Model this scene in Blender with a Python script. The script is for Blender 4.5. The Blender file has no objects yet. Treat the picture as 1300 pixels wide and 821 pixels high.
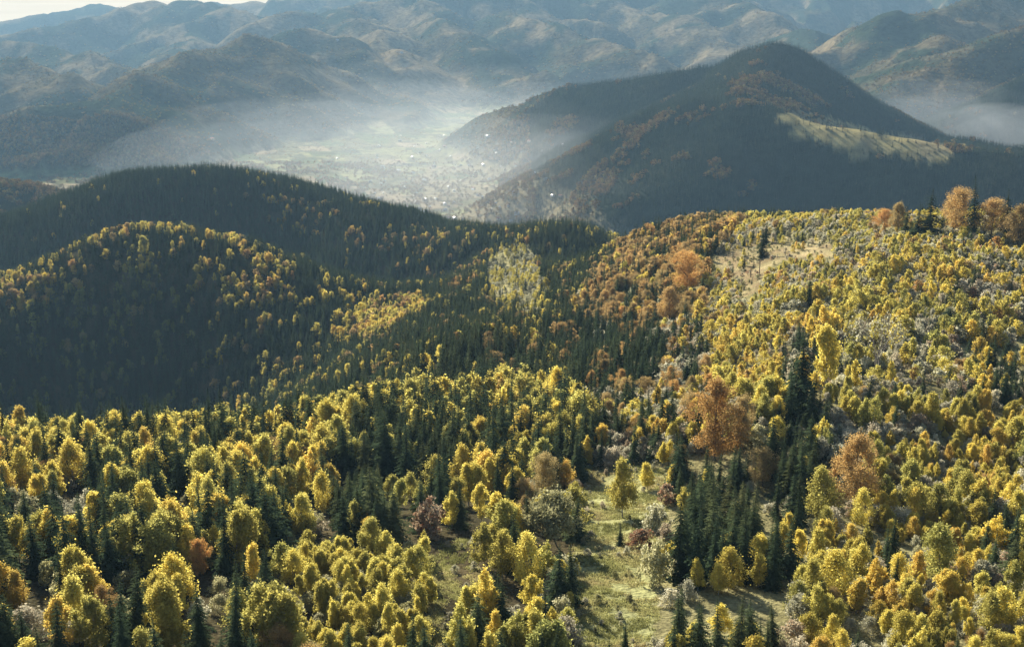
import bpy, math, random
import numpy as np
from mathutils import Vector

random.seed(7)
RNG = np.random.default_rng(7)
C = bpy.context.scene.collection
PI = math.pi

# ------------------------------------------------------------------ camera model (photo pixels, 1300 x 821)
CZ = 700.0                      # camera height above the datum
F, U0, V0 = 1570.0, 650.0, 365.0
PITCH = math.radians(13.8)
CP, SP = math.cos(PITCH), math.sin(PITCH)


def T(v):                       # drop below the camera per metre of distance along +Y at photo row v
    return np.tan(PITCH + np.arctan((np.asarray(v, float) - V0) / F))


def wpt(u, v, Y):               # photo pixel and distance -> point, z relative to the camera
    yn = (V0 - v) / F
    k = Y / (CP + yn * SP)
    return ((u - U0) / F * k, Y, (-SP + yn * CP) * k)


def project(x, y, z):           # z relative to the camera -> photo pixel
    d = y * CP - z * SP
    h = y * SP + z * CP
    d = np.maximum(d, 1e-3)
    return U0 + F * x / d, V0 - F * h / d


# ------------------------------------------------------------------ noise
def hash2(ix, iy, seed):
    h = (ix.astype(np.int64) * 374761393 + iy.astype(np.int64) * 668265263 + seed * 1442695041) & 0xffffffff
    h = ((h ^ (h >> 13)) * 1274126177) & 0xffffffff
    h = ((h ^ (h >> 15)) * 2246822519) & 0xffffffff
    return ((h ^ (h >> 16)) & 0xffffffff) / 4294967295.0


def vnoise(x, y, seed=0):       # -1 .. 1
    x = np.asarray(x, float); y = np.asarray(y, float)
    ix, iy = np.floor(x), np.floor(y)
    fx, fy = x - ix, y - iy
    fx = fx * fx * fx * (fx * (fx * 6 - 15) + 10); fy = fy * fy * fy * (fy * (fy * 6 - 15) + 10)
    a, b = hash2(ix, iy, seed), hash2(ix + 1, iy, seed)
    c, d = hash2(ix, iy + 1, seed), hash2(ix + 1, iy + 1, seed)
    return ((a + (b - a) * fx) * (1 - fy) + (c + (d - c) * fx) * fy) * 2 - 1


def fbm(x, y, seed=0, octaves=4, gain=0.5):
    s, a, t = 0, 1.0, 0
    for o in range(octaves):
        s = s + a * vnoise(x * 2 ** o + 17.3 * o, y * 2 ** o - 9.1 * o, seed + o)
        t += a; a *= gain
    return s / t


def sstep(a, b, x):
    t = np.clip((x - a) / (b - a), 0, 1)
    return t * t * (3 - 2 * t)


def inpoly(px, py, poly, wob=5.0):
    px = np.asarray(px, float); py = np.asarray(py, float)
    px, py = px + wob * (vnoise(px / 13, py / 8, 901) + .6 * vnoise(px / 5, py / 3.5, 903)), py + wob * .6 * (vnoise(px / 13, py / 8, 907) + .6 * vnoise(px / 5, py / 3.5, 911))
    ins = np.zeros(px.shape, bool)
    n = len(poly)
    for i in range(n):
        x1, y1 = poly[i]; x2, y2 = poly[(i + 1) % n]
        if y1 == y2:
            continue
        c = (y1 > py) != (y2 > py)
        ins ^= c & (px < (x2 - x1) * (py - y1) / (y2 - y1) + x1)
    return ins


# ------------------------------------------------------------------ terrain
# near ground: surveyed points (photo column, photo row, distance); the height follows from the row
NEAR = [
    # foreground shelf and clearing
    (-250, 760, 285), (0, 780, 272), (250, 780, 272), (500, 780, 274), (770, 780, 274), (1000, 790, 270), (1300, 790, 268), (1550, 790, 268),
    (0, 680, 345), (200, 690, 338), (400, 690, 338), (600, 690, 335), (770, 690, 332), (900, 690, 330), (1100, 690, 330), (1300, 690, 330),
    (0, 615, 415), (200, 615, 415), (400, 615, 418), (600, 610, 425), (770, 605, 415), (950, 600, 395), (1150, 600, 395), (1300, 600, 400),
    # rim of the birch belt
    (-200, 575, 475), (0, 568, 485), (150, 566, 490), (300, 560, 500), (430, 540, 545), (540, 520, 590), (620, 520, 575), (700, 530, 545), (790, 530, 535),
    # middle valley
    (520, 460, 760), (600, 450, 730), (690, 455, 720), (750, 455, 730), (640, 400, 1000), (560, 392, 1080), (700, 385, 1040), (655, 350, 1250), (655, 305, 1500), (600, 298, 1600), (650, 293, 1620), (720, 293, 1600), (770, 305, 1500), (735, 350, 1200),
    # beech slope and the edge of the right bench
    (760, 410, 850), (800, 380, 860), (770, 335, 1080), (830, 292, 1110), (860, 320, 930), (880, 290, 1060), (940, 300, 900), (980, 335, 770), (900, 380, 760), (850, 440, 660), (820, 480, 590), (920, 450, 590), (900, 520, 460),
    # right slope
    (1015, 520, 430), (1150, 500, 480), (1300, 500, 480), (1100, 420, 580), (1250, 400, 600), (1400, 420, 580), (1000, 390, 640), (1100, 340, 690), (1250, 320, 730), (1050, 300, 850), (1150, 292, 820), (1230, 286, 800), (1320, 285, 800), (1500, 290, 800), (1700, 300, 800),
    # dark hill in the middle left: crest, face, foot
    (-300, 440, 1180), (-150, 405, 1240), (0, 378, 1300), (100, 312, 1380), (155, 291, 1400), (250, 313, 1350), (330, 347, 1275), (420, 393, 1230), (500, 412, 1120),
    (0, 470, 1200), (120, 420, 1270), (250, 420, 1225), (0, 540, 1150), (150, 542, 1160), (260, 525, 1130), (380, 490, 1070), (450, 470, 900), (350, 430, 1175),
    # ridge behind it: crest and face
    (-300, 390, 1700), (-120, 340, 1750), (0, 306, 1800), (60, 280, 1850), (150, 240, 1900), (210, 224, 1950), (270, 221, 1950), (350, 247, 1900), (450, 282, 1800), (540, 306, 1710), (600, 336, 1560),
    (500, 370, 1590), (420, 345, 1690), (380, 318, 1785), (250, 283, 1840), (130, 292, 1785), (560, 372, 1370),
]
HID = [  # hidden ground: x, y, z
    (-260, 640, -300), (-120, 650, -285), (-400, 760, -400), (-250, 800, -385), (-120, 760, -300), (-450, 950, -430), (-300, 960, -420), (-30, 650, -232),
    (-700, 1560, -450), (-500, 1620, -440), (-380, 1640, -425), (-250, 1560, -410), (-160, 1450, -385),
    (-700, 2350, -560), (-400, 2400, -560), (-100, 2250, -560), (30, 2050, -520), (150, 2000, -520), (300, 1900, -500), (120, 1500, -340), (200, 1350, -330), (330, 1300, -330), (450, 1150, -300), (600, 1150, -290), (400, 1700, -470), (700, 1600, -450),
    (0, 0, -135), (-200, 0, -140), (200, 0, -135), (0, -300, -140), (-300, -300, -140), (300, -300, -140), (0, 150, -142), (-120, 180, -146), (140, 180, -138), (-600, 300, -180), (600, 300, -120), (800, 700, -150),
]
_p = [wpt(*q) for q in NEAR] + HID
_P = np.array(_p)
_S = 500.0


def _tps_k(r2):
    return 0.5 * r2 * np.log(r2 + 1e-9)


def _solve():
    X = _P[:, :2] / _S
    n = len(X)
    r2 = ((X[:, None] - X[None]) ** 2).sum(-1)
    K = _tps_k(r2) + np.eye(n) * 0.004
    Q = np.hstack([np.ones((n, 1)), X])
    A = np.zeros((n + 3, n + 3)); A[:n, :n] = K; A[:n, n:] = Q; A[n:, :n] = Q.T
    return X, np.linalg.solve(A, np.concatenate([_P[:, 2], np.zeros(3)]))


_X, _W = _solve()


def near_h(x, y):
    sh = x.shape
    x = x.ravel() / _S; y = y.ravel() / _S
    out = np.zeros(len(x))
    for s in range(0, len(x), 20000):
        a = np.stack([x[s:s + 20000], y[s:s + 20000]], 1)
        r2 = ((a[:, None] - _X[None]) ** 2).sum(-1)
        out[s:s + 20000] = _tps_k(r2) @ _W[:len(_X)] + _W[-3] + a @ _W[-2:]
    return out.reshape(sh)


FLOOR = -622.0
# far ridges: crest points (photo column, row, distance), flank slope, spur strength
RIDGES = [
    ([(-260, 215, 2500), (-60, 222, 2600), (20, 233, 2600), (60, 246, 2620), (110, 272, 2650), (150, 300, 2650)], .42, .3),
    # the big hill on the right, its left arm and its saddle
    ([(596, 160, 4850), (612, 148, 4750), (680, 121, 4500), (760, 107, 4250), (850, 94, 4050), (905, 84, 3980), (945, 66, 3920), (975, 58, 3900), (1000, 66, 3880), (1050, 100, 3820), (1120, 140, 3720), (1190, 172, 3600), (1260, 190, 3300), (1330, 190, 3000), (1500, 190, 2900)], .86, .3),
    # its front shoulder with the meadow on the bench
    ([(1290, 196, 2780), (1150, 181, 2900), (1050, 165, 3000), (1000, 150, 3060), (950, 136, 3150), (900, 128, 3260), (850, 140, 3350), (790, 170, 3420), (740, 205, 3450)], .60, .3),
    ([(975, 60, 3900), (960, 100, 3500), (955, 134, 3150)], .55, .2),
    ([(880, 90, 4000), (800, 150, 3900), (735, 180, 3800)], .60, .3),
    # left range, nearest spur
    ([(-160, 200, 4200), (0, 166, 4350), (40, 139, 4480), (85, 128, 4560), (130, 119, 4600), (210, 85, 5200), (270, 53, 5750), (300, 47, 5850), (330, 55, 5850), (400, 92, 5800), (480, 128, 5700), (560, 152, 5650)], 0.59, 0.69),
    ([(130, 120, 4600), (160, 150, 4420), (184, 196, 4200)], 0.64, 0.38),
    ([(265, 55, 5750), (275, 100, 5300), (262, 140, 4950)], 0.54, 0.38),
    ([(330, 56, 5850), (355, 100, 5500), (372, 134, 5250)], 0.54, 0.38),
    # left range, farther
    ([(-200, 30, 8200), (-20, 52, 8000), (50, 63, 7600), (110, 72, 7200), (150, 88, 6700), (178, 106, 6300)], 0.54, 0.62),
    ([(-250, 80, 6100), (-20, 91, 5900), (30, 76, 5900), (58, 80, 5700), (90, 100, 5400), (112, 116, 5200)], 0.56, 0.62),
    ([(-300, 70, 9000), (0, 48, 9100), (60, 36, 9300), (130, 23, 9600), (165, 8, 10000), (190, 1, 10200), (215, 4, 10100), (245, 6, 9900), (290, 13, 9500), (330, 30, 9000)], 0.51, 0.62),
    ([(200, 10, 9900), (240, 40, 9000), (235, 62, 8300), (215, 78, 7700)], 0.51, 0.50),
    ([(-600, 40, 12600), (-200, 38, 12600), (0, 29, 12600), (60, 21, 12600), (100, 13, 12600), (135, 9, 12700), (170, 13, 12700), (230, 6, 12600), (330, 6, 12300), (430, -8, 12000), (520, -22, 11700)], .45, .5),
    # centre ranges
    ([(325, 34, 8300), (370, 22, 8600), (430, 12, 8900), (520, -6, 9200), (620, -25, 9600), (760, -40, 9900)], 0.51, 0.69),
    ([(430, 14, 8800), (480, 42, 7600), (510, 70, 6900), (520, 100, 6400)], 0.51, 0.62),
    ([(360, 45, 7000), (400, 42, 7000), (440, 52, 6900), (470, 80, 6500), (480, 105, 6200)], 0.56, 0.50),
    ([(540, 5, 8800), (560, 33, 7900), (605, 58, 7300), (650, 84, 6800), (700, 104, 6400)], 0.54, 0.62),
    ([(700, -40, 10200), (775, -2, 9300), (815, 20, 8900), (875, 26, 8400), (935, 57, 7700), (985, 90, 7200)], 0.54, 0.69),
    ([(860, -40, 10000), (930, 0, 8800), (1020, 41, 7500), (1045, 66, 7000)], 0.54, 0.62),
    ([(640, 20, 8500), (720, 42, 7600), (790, 66, 7000), (850, 84, 6700)], 0.54, 0.62),
    ([(420, -30, 11800), (650, -50, 11800), (900, -60, 12000), (1200, -70, 11500), (1600, -70, 11000)], 0.46, 0.62),
    # right ranges
    ([(1420, -60, 7000), (1330, -25, 6700), (1240, 0, 6300), (1185, 10, 6150), (1130, 25, 6000), (1085, 54, 5850), (1050, 82, 5750)], 0.56, 0.69),
    ([(1500, -10, 5200), (1400, 22, 5050), (1270, 49, 4900), (1222, 74, 4800), (1150, 98, 4720), (1105, 122, 4650)], 0.59, 0.62),
    ([(1500, 20, 4300), (1380, 60, 4250), (1300, 100, 4200), (1262, 132, 4150), (1245, 158, 4120)], 0.59, 0.62),
    ([(1180, 12, 6100), (1190, 40, 5700), (1185, 66, 5300)], 0.54, 0.50),
]


def ridge_h(x, y, pts, slope, spur, seed):
    P = np.array([wpt(*q) for q in pts])
    best = np.full(x.shape, -1e9)
    arc = 0.0
    for i in range(len(P) - 1):
        a, b = P[i], P[i + 1]
        d = b[:2] - a[:2]
        L2 = (d ** 2).sum(); L = math.sqrt(L2)
        # a cheap reject
        t = np.clip(((x - a[0]) * d[0] + (y - a[1]) * d[1]) / L2, 0, 1)
        dx = x - (a[0] + t * d[0]); dy = y - (a[1] + t * d[1])
        r = np.hypot(dx, dy)
        s = arc + t * L + (dx * d[0] + dy * d[1]) / L * 0.8
        side = np.where(dx * d[1] - dy * d[0] > 0, 50.0, 0.0)
        w = vnoise(s / 330 + side, r / 1500, seed) * .65 + vnoise(s / 140 + side, r / 700, seed + 5) * .35
        k = slope * (1 + spur * w * sstep(0, 260, r))
        rr = 45.0
        z = a[2] + (b[2] - a[2]) * t - k * (np.sqrt(r * r + rr * rr) - rr)
        best = np.maximum(best, z)
        arc += L
    return best


def smax(a, b, k):
    h = np.clip(0.5 + 0.5 * (a - b) / k, 0, 1)
    return b + (a - b) * h + k * h * (1 - h)


def height(x, y):               # ground height relative to the camera
    x = np.asarray(x, float); y = np.asarray(y, float)
    r = np.hypot(x, y)
    floor = FLOOR + 9 * fbm(x / 700, y / 700, 3) + 60 * sstep(450, 1300, x) * sstep(2600, 3300, y) * (1 - sstep(5200, 6500, y))
    floor = floor - 320 * sstep(10500, 13600, r)
    far = floor + 0
    m = r > 1900
    if m.any():
        xm, ym = x[m], y[m]
        wx = xm + 45 * fbm(xm / 500, ym / 500, 41); wy = ym + 45 * fbm(xm / 500, ym / 500, 47)
        f = far[m]
        for i, (pts, sl, sp) in enumerate(RIDGES):
            f = smax(f, ridge_h(wx, wy, pts, sl, sp, 100 + i * 13), 18.0)
        up = sstep(5, 160, f - floor[m])
        rg = 1 - 2 * np.abs(fbm(xm / 520, ym / 520, 62, 4))
        f = f + up * (12 * fbm(xm / 200, ym / 200, 61, 3) + (rg - .45) * (14 + 44 * sstep(4200, 5200, ym)) + 20 * fbm(xm / 900, ym / 900, 67, 3) * sstep(4500, 7000, ym))
        far[m] = f
    wn = 1 - sstep(2050, 2700, y) 
    wn = wn * (1 - sstep(1500, 2600, np.abs(x)))
    near = np.zeros_like(x)
    m = (wn > 0) & (y > -700)
    if m.any():
        n = near_h(x[m], y[m])
        n = np.clip(n, -600, -100)
        near[m] = n + 1.6 * fbm(x[m] / 26, y[m] / 26, 71, 3) + 3.5 * fbm(x[m] / 90, y[m] / 90, 73, 2) + 13 * fbm(x[m] / 170, y[m] / 170, 79, 2) * sstep(950, 1250, y[m])
    wn = np.where(m, wn, 0)
    out = near * wn + far * (1 - wn)
    back = sstep(-200, -700, y) * 1.0
    return out * (1 - back) + back * np.where(y < -200, -150 + 20 * fbm(x / 400, y / 400, 5), 0)


def H1(x, y):
    return float(height(np.array([x]), np.array([y]))[0])


def ground_at(u, v, y0=240, y1=2600):    # where the ray through a photo pixel meets the ground
    ys = np.geomspace(y0, y1, 1600)
    t = T(v)
    yn = (V0 - v) / F
    xs = (u - U0) / F * ys / (CP + yn * SP)
    hz = height(xs, ys)
    k = np.argmax(-ys * t <= hz)
    return xs[k], ys[k], hz[k]


# ------------------------------------------------------------------ materials
def new_mat(name):
    m = bpy.data.materials.new(name); m.use_nodes = True
    nt = m.node_tree; nt.nodes.clear()
    return m, nt, nt.nodes, nt.links


def ramp(N, L, fac, stops):
    r = N.new('ShaderNodeValToRGB')
    e = r.color_ramp.elements
    while len(e) > 1:
        e.remove(e[-1])
    e[0].position = stops[0][0]; e[0].color = (*stops[0][1], 1)
    for p, c in stops[1:]:
        q = e.new(p); q.color = (*c, 1)
    L.new(fac, r.inputs[0])
    return r.outputs[0]


def foliage_mat(name, stops, transl, vary=.45, rough=.0):
    m, nt, N, L = new_mat(name)
    at = N.new('ShaderNodeAttribute'); at.attribute_type = 'INSTANCER'; at.attribute_name = 'tint'
    lv = N.new('ShaderNodeAttribute'); lv.attribute_type = 'GEOMETRY'; lv.attribute_name = 'leafvar'
    ad = N.new('ShaderNodeMath'); ad.operation = 'MULTIPLY_ADD'
    L.new(lv.outputs['Fac'], ad.inputs[0]); ad.inputs[1].default_value = .22
    sb = N.new('ShaderNodeMath'); sb.operation = 'ADD'; L.new(at.outputs['Fac'], sb.inputs[0]); sb.inputs[1].default_value = -.11
    L.new(sb.outputs[0], ad.inputs[2])
    col = ramp(N, L, ad.outputs[0], stops)
    mu = N.new('ShaderNodeMath'); mu.operation = 'MULTIPLY_ADD'; L.new(lv.outputs['Fac'], mu.inputs[0])
    mu.inputs[1].default_value = vary; mu.inputs[2].default_value = 1 - vary / 2
    fr = N.new('ShaderNodeMath'); fr.operation = 'MULTIPLY'; L.new(at.outputs['Fac'], fr.inputs[0]); fr.inputs[1].default_value = 57.3
    f2 = N.new('ShaderNodeMath'); f2.operation = 'FRACT'; L.new(fr.outputs[0], f2.inputs[0])
    f3 = N.new('ShaderNodeMath'); f3.operation = 'MULTIPLY_ADD'; L.new(f2.outputs[0], f3.inputs[0]); f3.inputs[1].default_value = .55; f3.inputs[2].default_value = .72
    f4 = N.new('ShaderNodeMath'); f4.operation = 'MULTIPLY'; L.new(mu.outputs[0], f4.inputs[0]); L.new(f3.outputs[0], f4.inputs[1])
    mx = N.new('ShaderNodeVectorMath'); mx.operation = 'SCALE'; L.new(col, mx.inputs[0]); L.new(f4.outputs[0], mx.inputs['Scale'])
    df = N.new('ShaderNodeBsdfDiffuse'); tr = N.new('ShaderNodeBsdfTranslucent')
    L.new(mx.outputs[0], df.inputs[0]); L.new(mx.outputs[0], tr.inputs[0])
    mix = N.new('ShaderNodeMixShader'); mix.inputs[0].default_value = transl
    L.new(df.outputs[0], mix.inputs[1]); L.new(tr.outputs[0], mix.inputs[2])
    out = N.new('ShaderNodeOutputMaterial'); L.new(mix.outputs[0], out.inputs[0])
    return m


def bark_mat(name, a, b, scale):
    m, nt, N, L = new_mat(name)
    tc = N.new('ShaderNodeTexCoord')
    no = N.new('ShaderNodeTexNoise'); no.inputs['Scale'].default_value = scale; L.new(tc.outputs['Object'], no.inputs['Vector'])
    c = ramp(N, L, no.outputs[0], [(.35, a), (.65, b)])
    bs = N.new('ShaderNodeBsdfPrincipled'); bs.inputs['Roughness'].default_value = .9; L.new(c, bs.inputs['Base Color'])
    out = N.new('ShaderNodeOutputMaterial'); L.new(bs.outputs[0], out.inputs[0])
    return m


M_SPRUCE = foliage_mat('spruce_needles', [(0, (.030, .048, .026)), (.5, (.054, .072, .032)), (1, (.105, .105, .040))], .25, .7)
M_BIRCH = foliage_mat('birch_leaves', [(0, (.27, .28, .09)), (.3, (.52, .465, .125)), (.6, (.67, .55, .12)), (.85, (.64, .44, .115)), (1, (.50, .36, .18))], .62, .34)
M_BEECH = foliage_mat('beech_leaves', [(0, (.38, .31, .13)), (.35, (.46, .33, .14)), (.7, (.53, .33, .11)), (1, (.46, .23, .09))], .52, .65)
M_BUSH = foliage_mat('bush_leaves', [(0, (.26, .255, .10)), (.35, (.42, .39, .19)), (.6, (.49, .47, .34)), (.8, (.48, .41, .28)), (.93, (.36, .24, .14)), (1, (.30, .13, .07))], .5, .65)
M_FAR = foliage_mat('far_leaves', [(0, (.020, .036, .022)), (.45, (.04, .05, .022)), (.55, (.15, .11, .045)), (.8, (.26, .15, .06)), (1, (.24, .20, .07))], .3, .4)
M_GRASS = foliage_mat('grass_blades', [(0, (.24, .24, .08)), (.5, (.36, .34, .13)), (1, (.40, .33, .16))], .5, .4)
M_BARK = bark_mat('brown_bark', (.05, .038, .028), (.11, .085, .065), 3)
M_BIRCHBARK = bark_mat('white_bark', (.10, .09, .08), (.48, .46, .42), 2.2)
M_TWIG = bark_mat('grey_twigs', (.13, .11, .085), (.22, .19, .15), 2)


# ------------------------------------------------------------------ mesh helpers
def mesh_np(name, V, faces, mats, fm=None, attrs=None, smooth=False):
    """faces: list of int arrays (n, k)"""
    me = bpy.data.meshes.new(name)
    V = np.asarray(V, np.float32)
    me.vertices.add(len(V)); me.vertices.foreach_set('co', V.ravel())
    loops = np.concatenate([np.asarray(f, np.int32).ravel() for f in faces])
    tot = np.concatenate([np.full(len(f), f.shape[1], np.int32) for f in faces])
    start = np.concatenate([[0], np.cumsum(tot)[:-1]]).astype(np.int32)
    me.loops.add(len(loops)); me.loops.foreach_set('vertex_index', loops)
    me.polygons.add(len(tot)); me.polygons.foreach_set('loop_start', start); me.polygons.foreach_set('loop_total', tot)
    for m in mats:
        me.materials.append(m)
    if fm is not None:
        me.polygons.foreach_set('material_index', np.asarray(fm, np.int32))
    me.polygons.foreach_set('use_smooth', np.full(len(tot), smooth))
    for k, a in (attrs or {}).items():
        at = me.attributes.new(k, 'FLOAT', 'POINT'); at.data.foreach_set('value', np.asarray(a, np.float32))
    me.update(calc_edges=True)
    return me


class Bag:
    """collects triangles and quads with a per-vertex random value and a material index"""
    def __init__(self):
        self.V, self.T3, self.T4, self.A, self.m3, self.m4, self.n = [], [], [], [], [], [], 0

    def quads(self, P, var, mi=0):      # P (n,4,3)
        n = len(P)
        self.V.append(P.reshape(-1, 3)); self.A.append(np.repeat(var, 4))
        self.T4.append(np.arange(n * 4).reshape(n, 4) + self.n); self.m4.append(np.full(n, mi)); self.n += 4 * n

    def tris(self, P, var, mi=0):
        n = len(P)
        self.V.append(P.reshape(-1, 3)); self.A.append(np.repeat(var, 3))
        self.T3.append(np.arange(n * 3).reshape(n, 3) + self.n); self.m3.append(np.full(n, mi)); self.n += 3 * n

    def tube(self, pts, radii, sides=5, mi=0):
        pts = np.asarray(pts, float)
        rings = []
        for i, p in enumerate(pts):
            d = pts[min(i + 1, len(pts) - 1)] - pts[max(i - 1, 0)]
            d = d / (np.linalg.norm(d) + 1e-9)
            a = np.cross(d, [1, 0, 0] if abs(d[0]) < .8 else [0, 1, 0]); a /= np.linalg.norm(a)
            b = np.cross(d, a)
            an = np.linspace(0, 2 * PI, sides, endpoint=False)
            rings.append(p + radii[i] * (np.cos(an)[:, None] * a + np.sin(an)[:, None] * b))
        V = np.concatenate(rings)
        q = []
        for i in range(len(pts) - 1):
            for k in range(sides):
                q.append((i * sides + k, i * sides + (k + 1) % sides, (i + 1) * sides + (k + 1) % sides, (i + 1) * sides + k))
        self.V.append(V); self.A.append(np.full(len(V), .5))
        self.T4.append(np.array(q) + self.n); self.m4.append(np.full(len(q), mi)); self.n += len(V)

    def build(self, name, mats):
        faces, fm = [], []
        if self.T4:
            faces.append(np.concatenate(self.T4)); fm.append(np.concatenate(self.m4))
        if self.T3:
            faces.append(np.concatenate(self.T3)); fm.append(np.concatenate(self.m3))
        return mesh_np(name, np.concatenate(self.V), faces, mats, np.concatenate(fm), {'leafvar': np.concatenate(self.A)})


def cards(bag, cen, size, rng, mi=0, flat=0.0, var=None):
    """small leaf sprays, one quad each, turned at random (flat > 0: nearer to level)"""
    n = len(cen)
    nrm = rng.normal(size=(n, 3)); nrm[:, 2] = nrm[:, 2] * (1 - flat) + np.sign(nrm[:, 2]) * flat * 1.6
    nrm /= np.linalg.norm(nrm, axis=1)[:, None] + 1e-9
    a = np.cross(nrm, rng.normal(size=(n, 3))); a /= np.linalg.norm(a, axis=1)[:, None] + 1e-9
    b = np.cross(nrm, a)
    s = (size * rng.uniform(.6, 1.35, n))[:, None]
    a = a * s; b = b * s * .62
    P = np.stack([cen - a * .9, cen - b * .9 + a * .1, cen + a, cen + b + a * .05], 1)
    bag.quads(P, rng.random(n) if var is None else var, mi)


def make_spruce(seed, h=20.0, rmax=3.6, levels=30, per=10, detail=5, trunk_in=None, base=.05, mi=0):
    rng = np.random.default_rng(seed)
    bag = Bag()
    for k in range(levels):
        t = base + (1 - base - .015) * (k / (levels - 1)) ** .92
        z = t * h
        R = rmax * (1 - t) ** .82 * rng.uniform(.74, 1.16) * (1 + .18 * math.sin(t * 31 + seed)) + .12
        n = max(4, int(per * (0.55 + 0.45 * (1 - t))))
        off = rng.uniform(0, 2 * PI)
        for j in range(n):
            an = off + 2 * PI * (j + rng.uniform(-.3, .3)) / n
            L = R * rng.uniform(.72, 1.18)
            droop = rng.uniform(.22, .42) * (1.1 - t * .7)
            d = np.array([math.cos(an), math.sin(an), 0.0]); sd = np.array([-d[1], d[0], 0.0])
            z0 = z + rng.uniform(-.25, .25) * h / levels
            if detail <= 1:
                w = L * .42
                tip = d * L + [0, 0, z0 - L * droop]
                mid = d * L * .45 + [0, 0, z0 - L * droop * .25]
                P = np.array([[[0, 0, z0], mid + sd * w - [0, 0, .12 * L], tip], [[0, 0, z0], tip, mid - sd * w - [0, 0, .12 * L]]])
                bag.tris(P, rng.random(2), mi)
            else:
                tr = []
                prev = np.array([0, 0, z0 + .08 * L])
                for q in range(detail):
                    f0, f1 = (q) / detail, (q + 1) / detail
                    p0 = d * L * f0 + [0, 0, z0 - L * droop * f0 ** 1.5 + .08 * L * (1 - f0)]
                    p1 = d * L * f1 + [0, 0, z0 - L * droop * f1 ** 1.5 + .08 * L * (1 - f1)]
                    w = L * .36 * (1 - f0 * .75) * rng.uniform(.7, 1.2)
                    fw = d * w * .7
                    for sg in (-1, 1):
                        tr.append([p0, p1, p0 + sd * sg * w + fw - [0, 0, w * rng.uniform(.2, .6)]])
                bag.tris(np.array(tr), rng.random(len(tr)), mi)
    # leader
    bag.tris(np.array([[[0, .12, h * .95], [.1, -.08, h * .95], [0, 0, h * 1.015]], [[.12, 0, h * .95], [-.1, 0, h * .95], [0, 0, h * 1.015]]]), rng.random(2), mi)
    tb = trunk_in if trunk_in is not None else Bag()
    tb.tube([(0, 0, -1.0), (0, 0, h * .12), (0, 0, h * .6), (0, 0, h * .97)], [.30, .24, .12, .02], 6, 0 if trunk_in is None else 1)
    return bag, tb


def make_broad(seed, h, crown0, R, nclump, per, size, kind, mi=0, limbs=9, sides=5, tr=.16):
    """a broadleaf tree: clumps of leaf sprays on limbs, spread through an uneven crown"""
    rng = np.random.default_rng(seed)
    bag, tb = Bag(), Bag()
    z0 = h * crown0
    cen, sig = [], []
    ph = rng.uniform(0, 6.28, 6)
    for i in range(nclump):
        t = rng.random() ** .9
        an = rng.uniform(0, 2 * PI)
        if kind == 'birch':
            env = max(0, math.sin(PI * min(1, (t * .90 + .09)) ** .85)) ** .62 * (1 - .22 * t)
        elif kind == 'beech':
            env = (math.sin(PI * (t * .86 + .1) ** .9)) ** .55
        else:
            env = math.sqrt(max(0, 1 - (t * .98) ** 2.2))
        lob = (1.0 if kind != 'beech' else .92) + (.44 if kind == 'beech' else .30) * math.sin(2 * an + ph[0] + 3 * t) + .16 * math.sin(3 * an + ph[1] - 5 * t) + .1 * math.sin(5 * an + ph[2] + 9 * t)
        r = R * env * lob * (rng.random() ** .45) * rng.uniform(.85, 1.1)
        cen.append((r * math.cos(an), r * math.sin(an), z0 + (h - z0) * t * rng.uniform(.96, 1.03)))
    cen = np.array(cen)
    sxy = R * {'birch': .125, 'beech': .115, 'bush': .13}[kind] * rng.uniform(.7, 1.35, nclump).repeat(per)[:, None]
    sz = {'birch': R * .19, 'beech': R * .10, 'bush': R * .13}[kind]
    pts = np.repeat(cen, per, 0) + rng.normal(size=(nclump * per, 3)) * np.concatenate([sxy, sxy, np.full_like(sxy, sz)], 1)
    if kind == 'birch':     # hanging twigs
        pts[:, 2] -= np.abs(rng.normal(size=len(pts))) * R * .12
    pts = pts[pts[:, 2] > (.25 if kind == 'bush' else z0 * .8)]
    cv = np.repeat(rng.uniform(-.18, .18, nclump), per)[:len(pts)]
    var = np.clip(rng.random(len(pts)) * .7 + .15 + cv, 0, 1)
    cards(bag, pts, size, rng, mi, .25 if kind == 'beech' else 0, var)
    # trunk and limbs
    lean = rng.uniform(-.03, .03, 2) * h
    top = np.array([lean[0], lean[1], h * .86])
    if kind == 'bush':
        for i in range(7):
            c = cen[rng.integers(nclump)] * [.8, .8, .9]
            tb.tube([(c[0] * .08, c[1] * .08, -.3), c * [.45, .45, .55], c], [tr * .6, tr * .4, tr * .12], 4)
    else:
        tb.tube([(0, 0, -1.0), (lean[0] * .1, lean[1] * .1, h * .2), top * [.6, .6, .62], top], [tr * 1.3, tr, tr * .6, tr * .12], sides)
        for i in rng.choice(nclump, min(limbs, nclump), replace=False):
            c = cen[i]
            zb = max(h * .18, min(c[2] - math.hypot(c[0], c[1]) * .9, h * .7))
            b0 = np.array([lean[0] * zb / h, lean[1] * zb / h, zb])
            m = b0 * .5 + c * .5 + [0, 0, .1 * h * rng.uniform(-.3, .6)]
            tb.tube([b0, m, c], [tr * .42, tr * .26, tr * .08], 4)
    return bag, tb


def grow(tb, rng, p, d, L, r, depth, tips):
    q = p + d * L
    tb.tube([p, p + d * L * .5 + rng.normal(size=3) * L * .03, q], [r, r * .85, r * .62], 4 if depth < 3 else 3)
    if depth == 0:
        tips.append(q); return
    n = 3 if depth > 1 else 4
    for i in range(n):
        a = rng.normal(size=3); a -= d * a.dot(d); a /= np.linalg.norm(a) + 1e-9
        nd = d * rng.uniform(.75, 1.0) + a * rng.uniform(.45, .8) + [0, 0, .18]
        nd /= np.linalg.norm(nd)
        tips.append(q)
        grow(tb, rng, p + d * L * rng.uniform(.55, 1), nd, L * rng.uniform(.6, .82), r * .58, depth - 1, tips)


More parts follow.
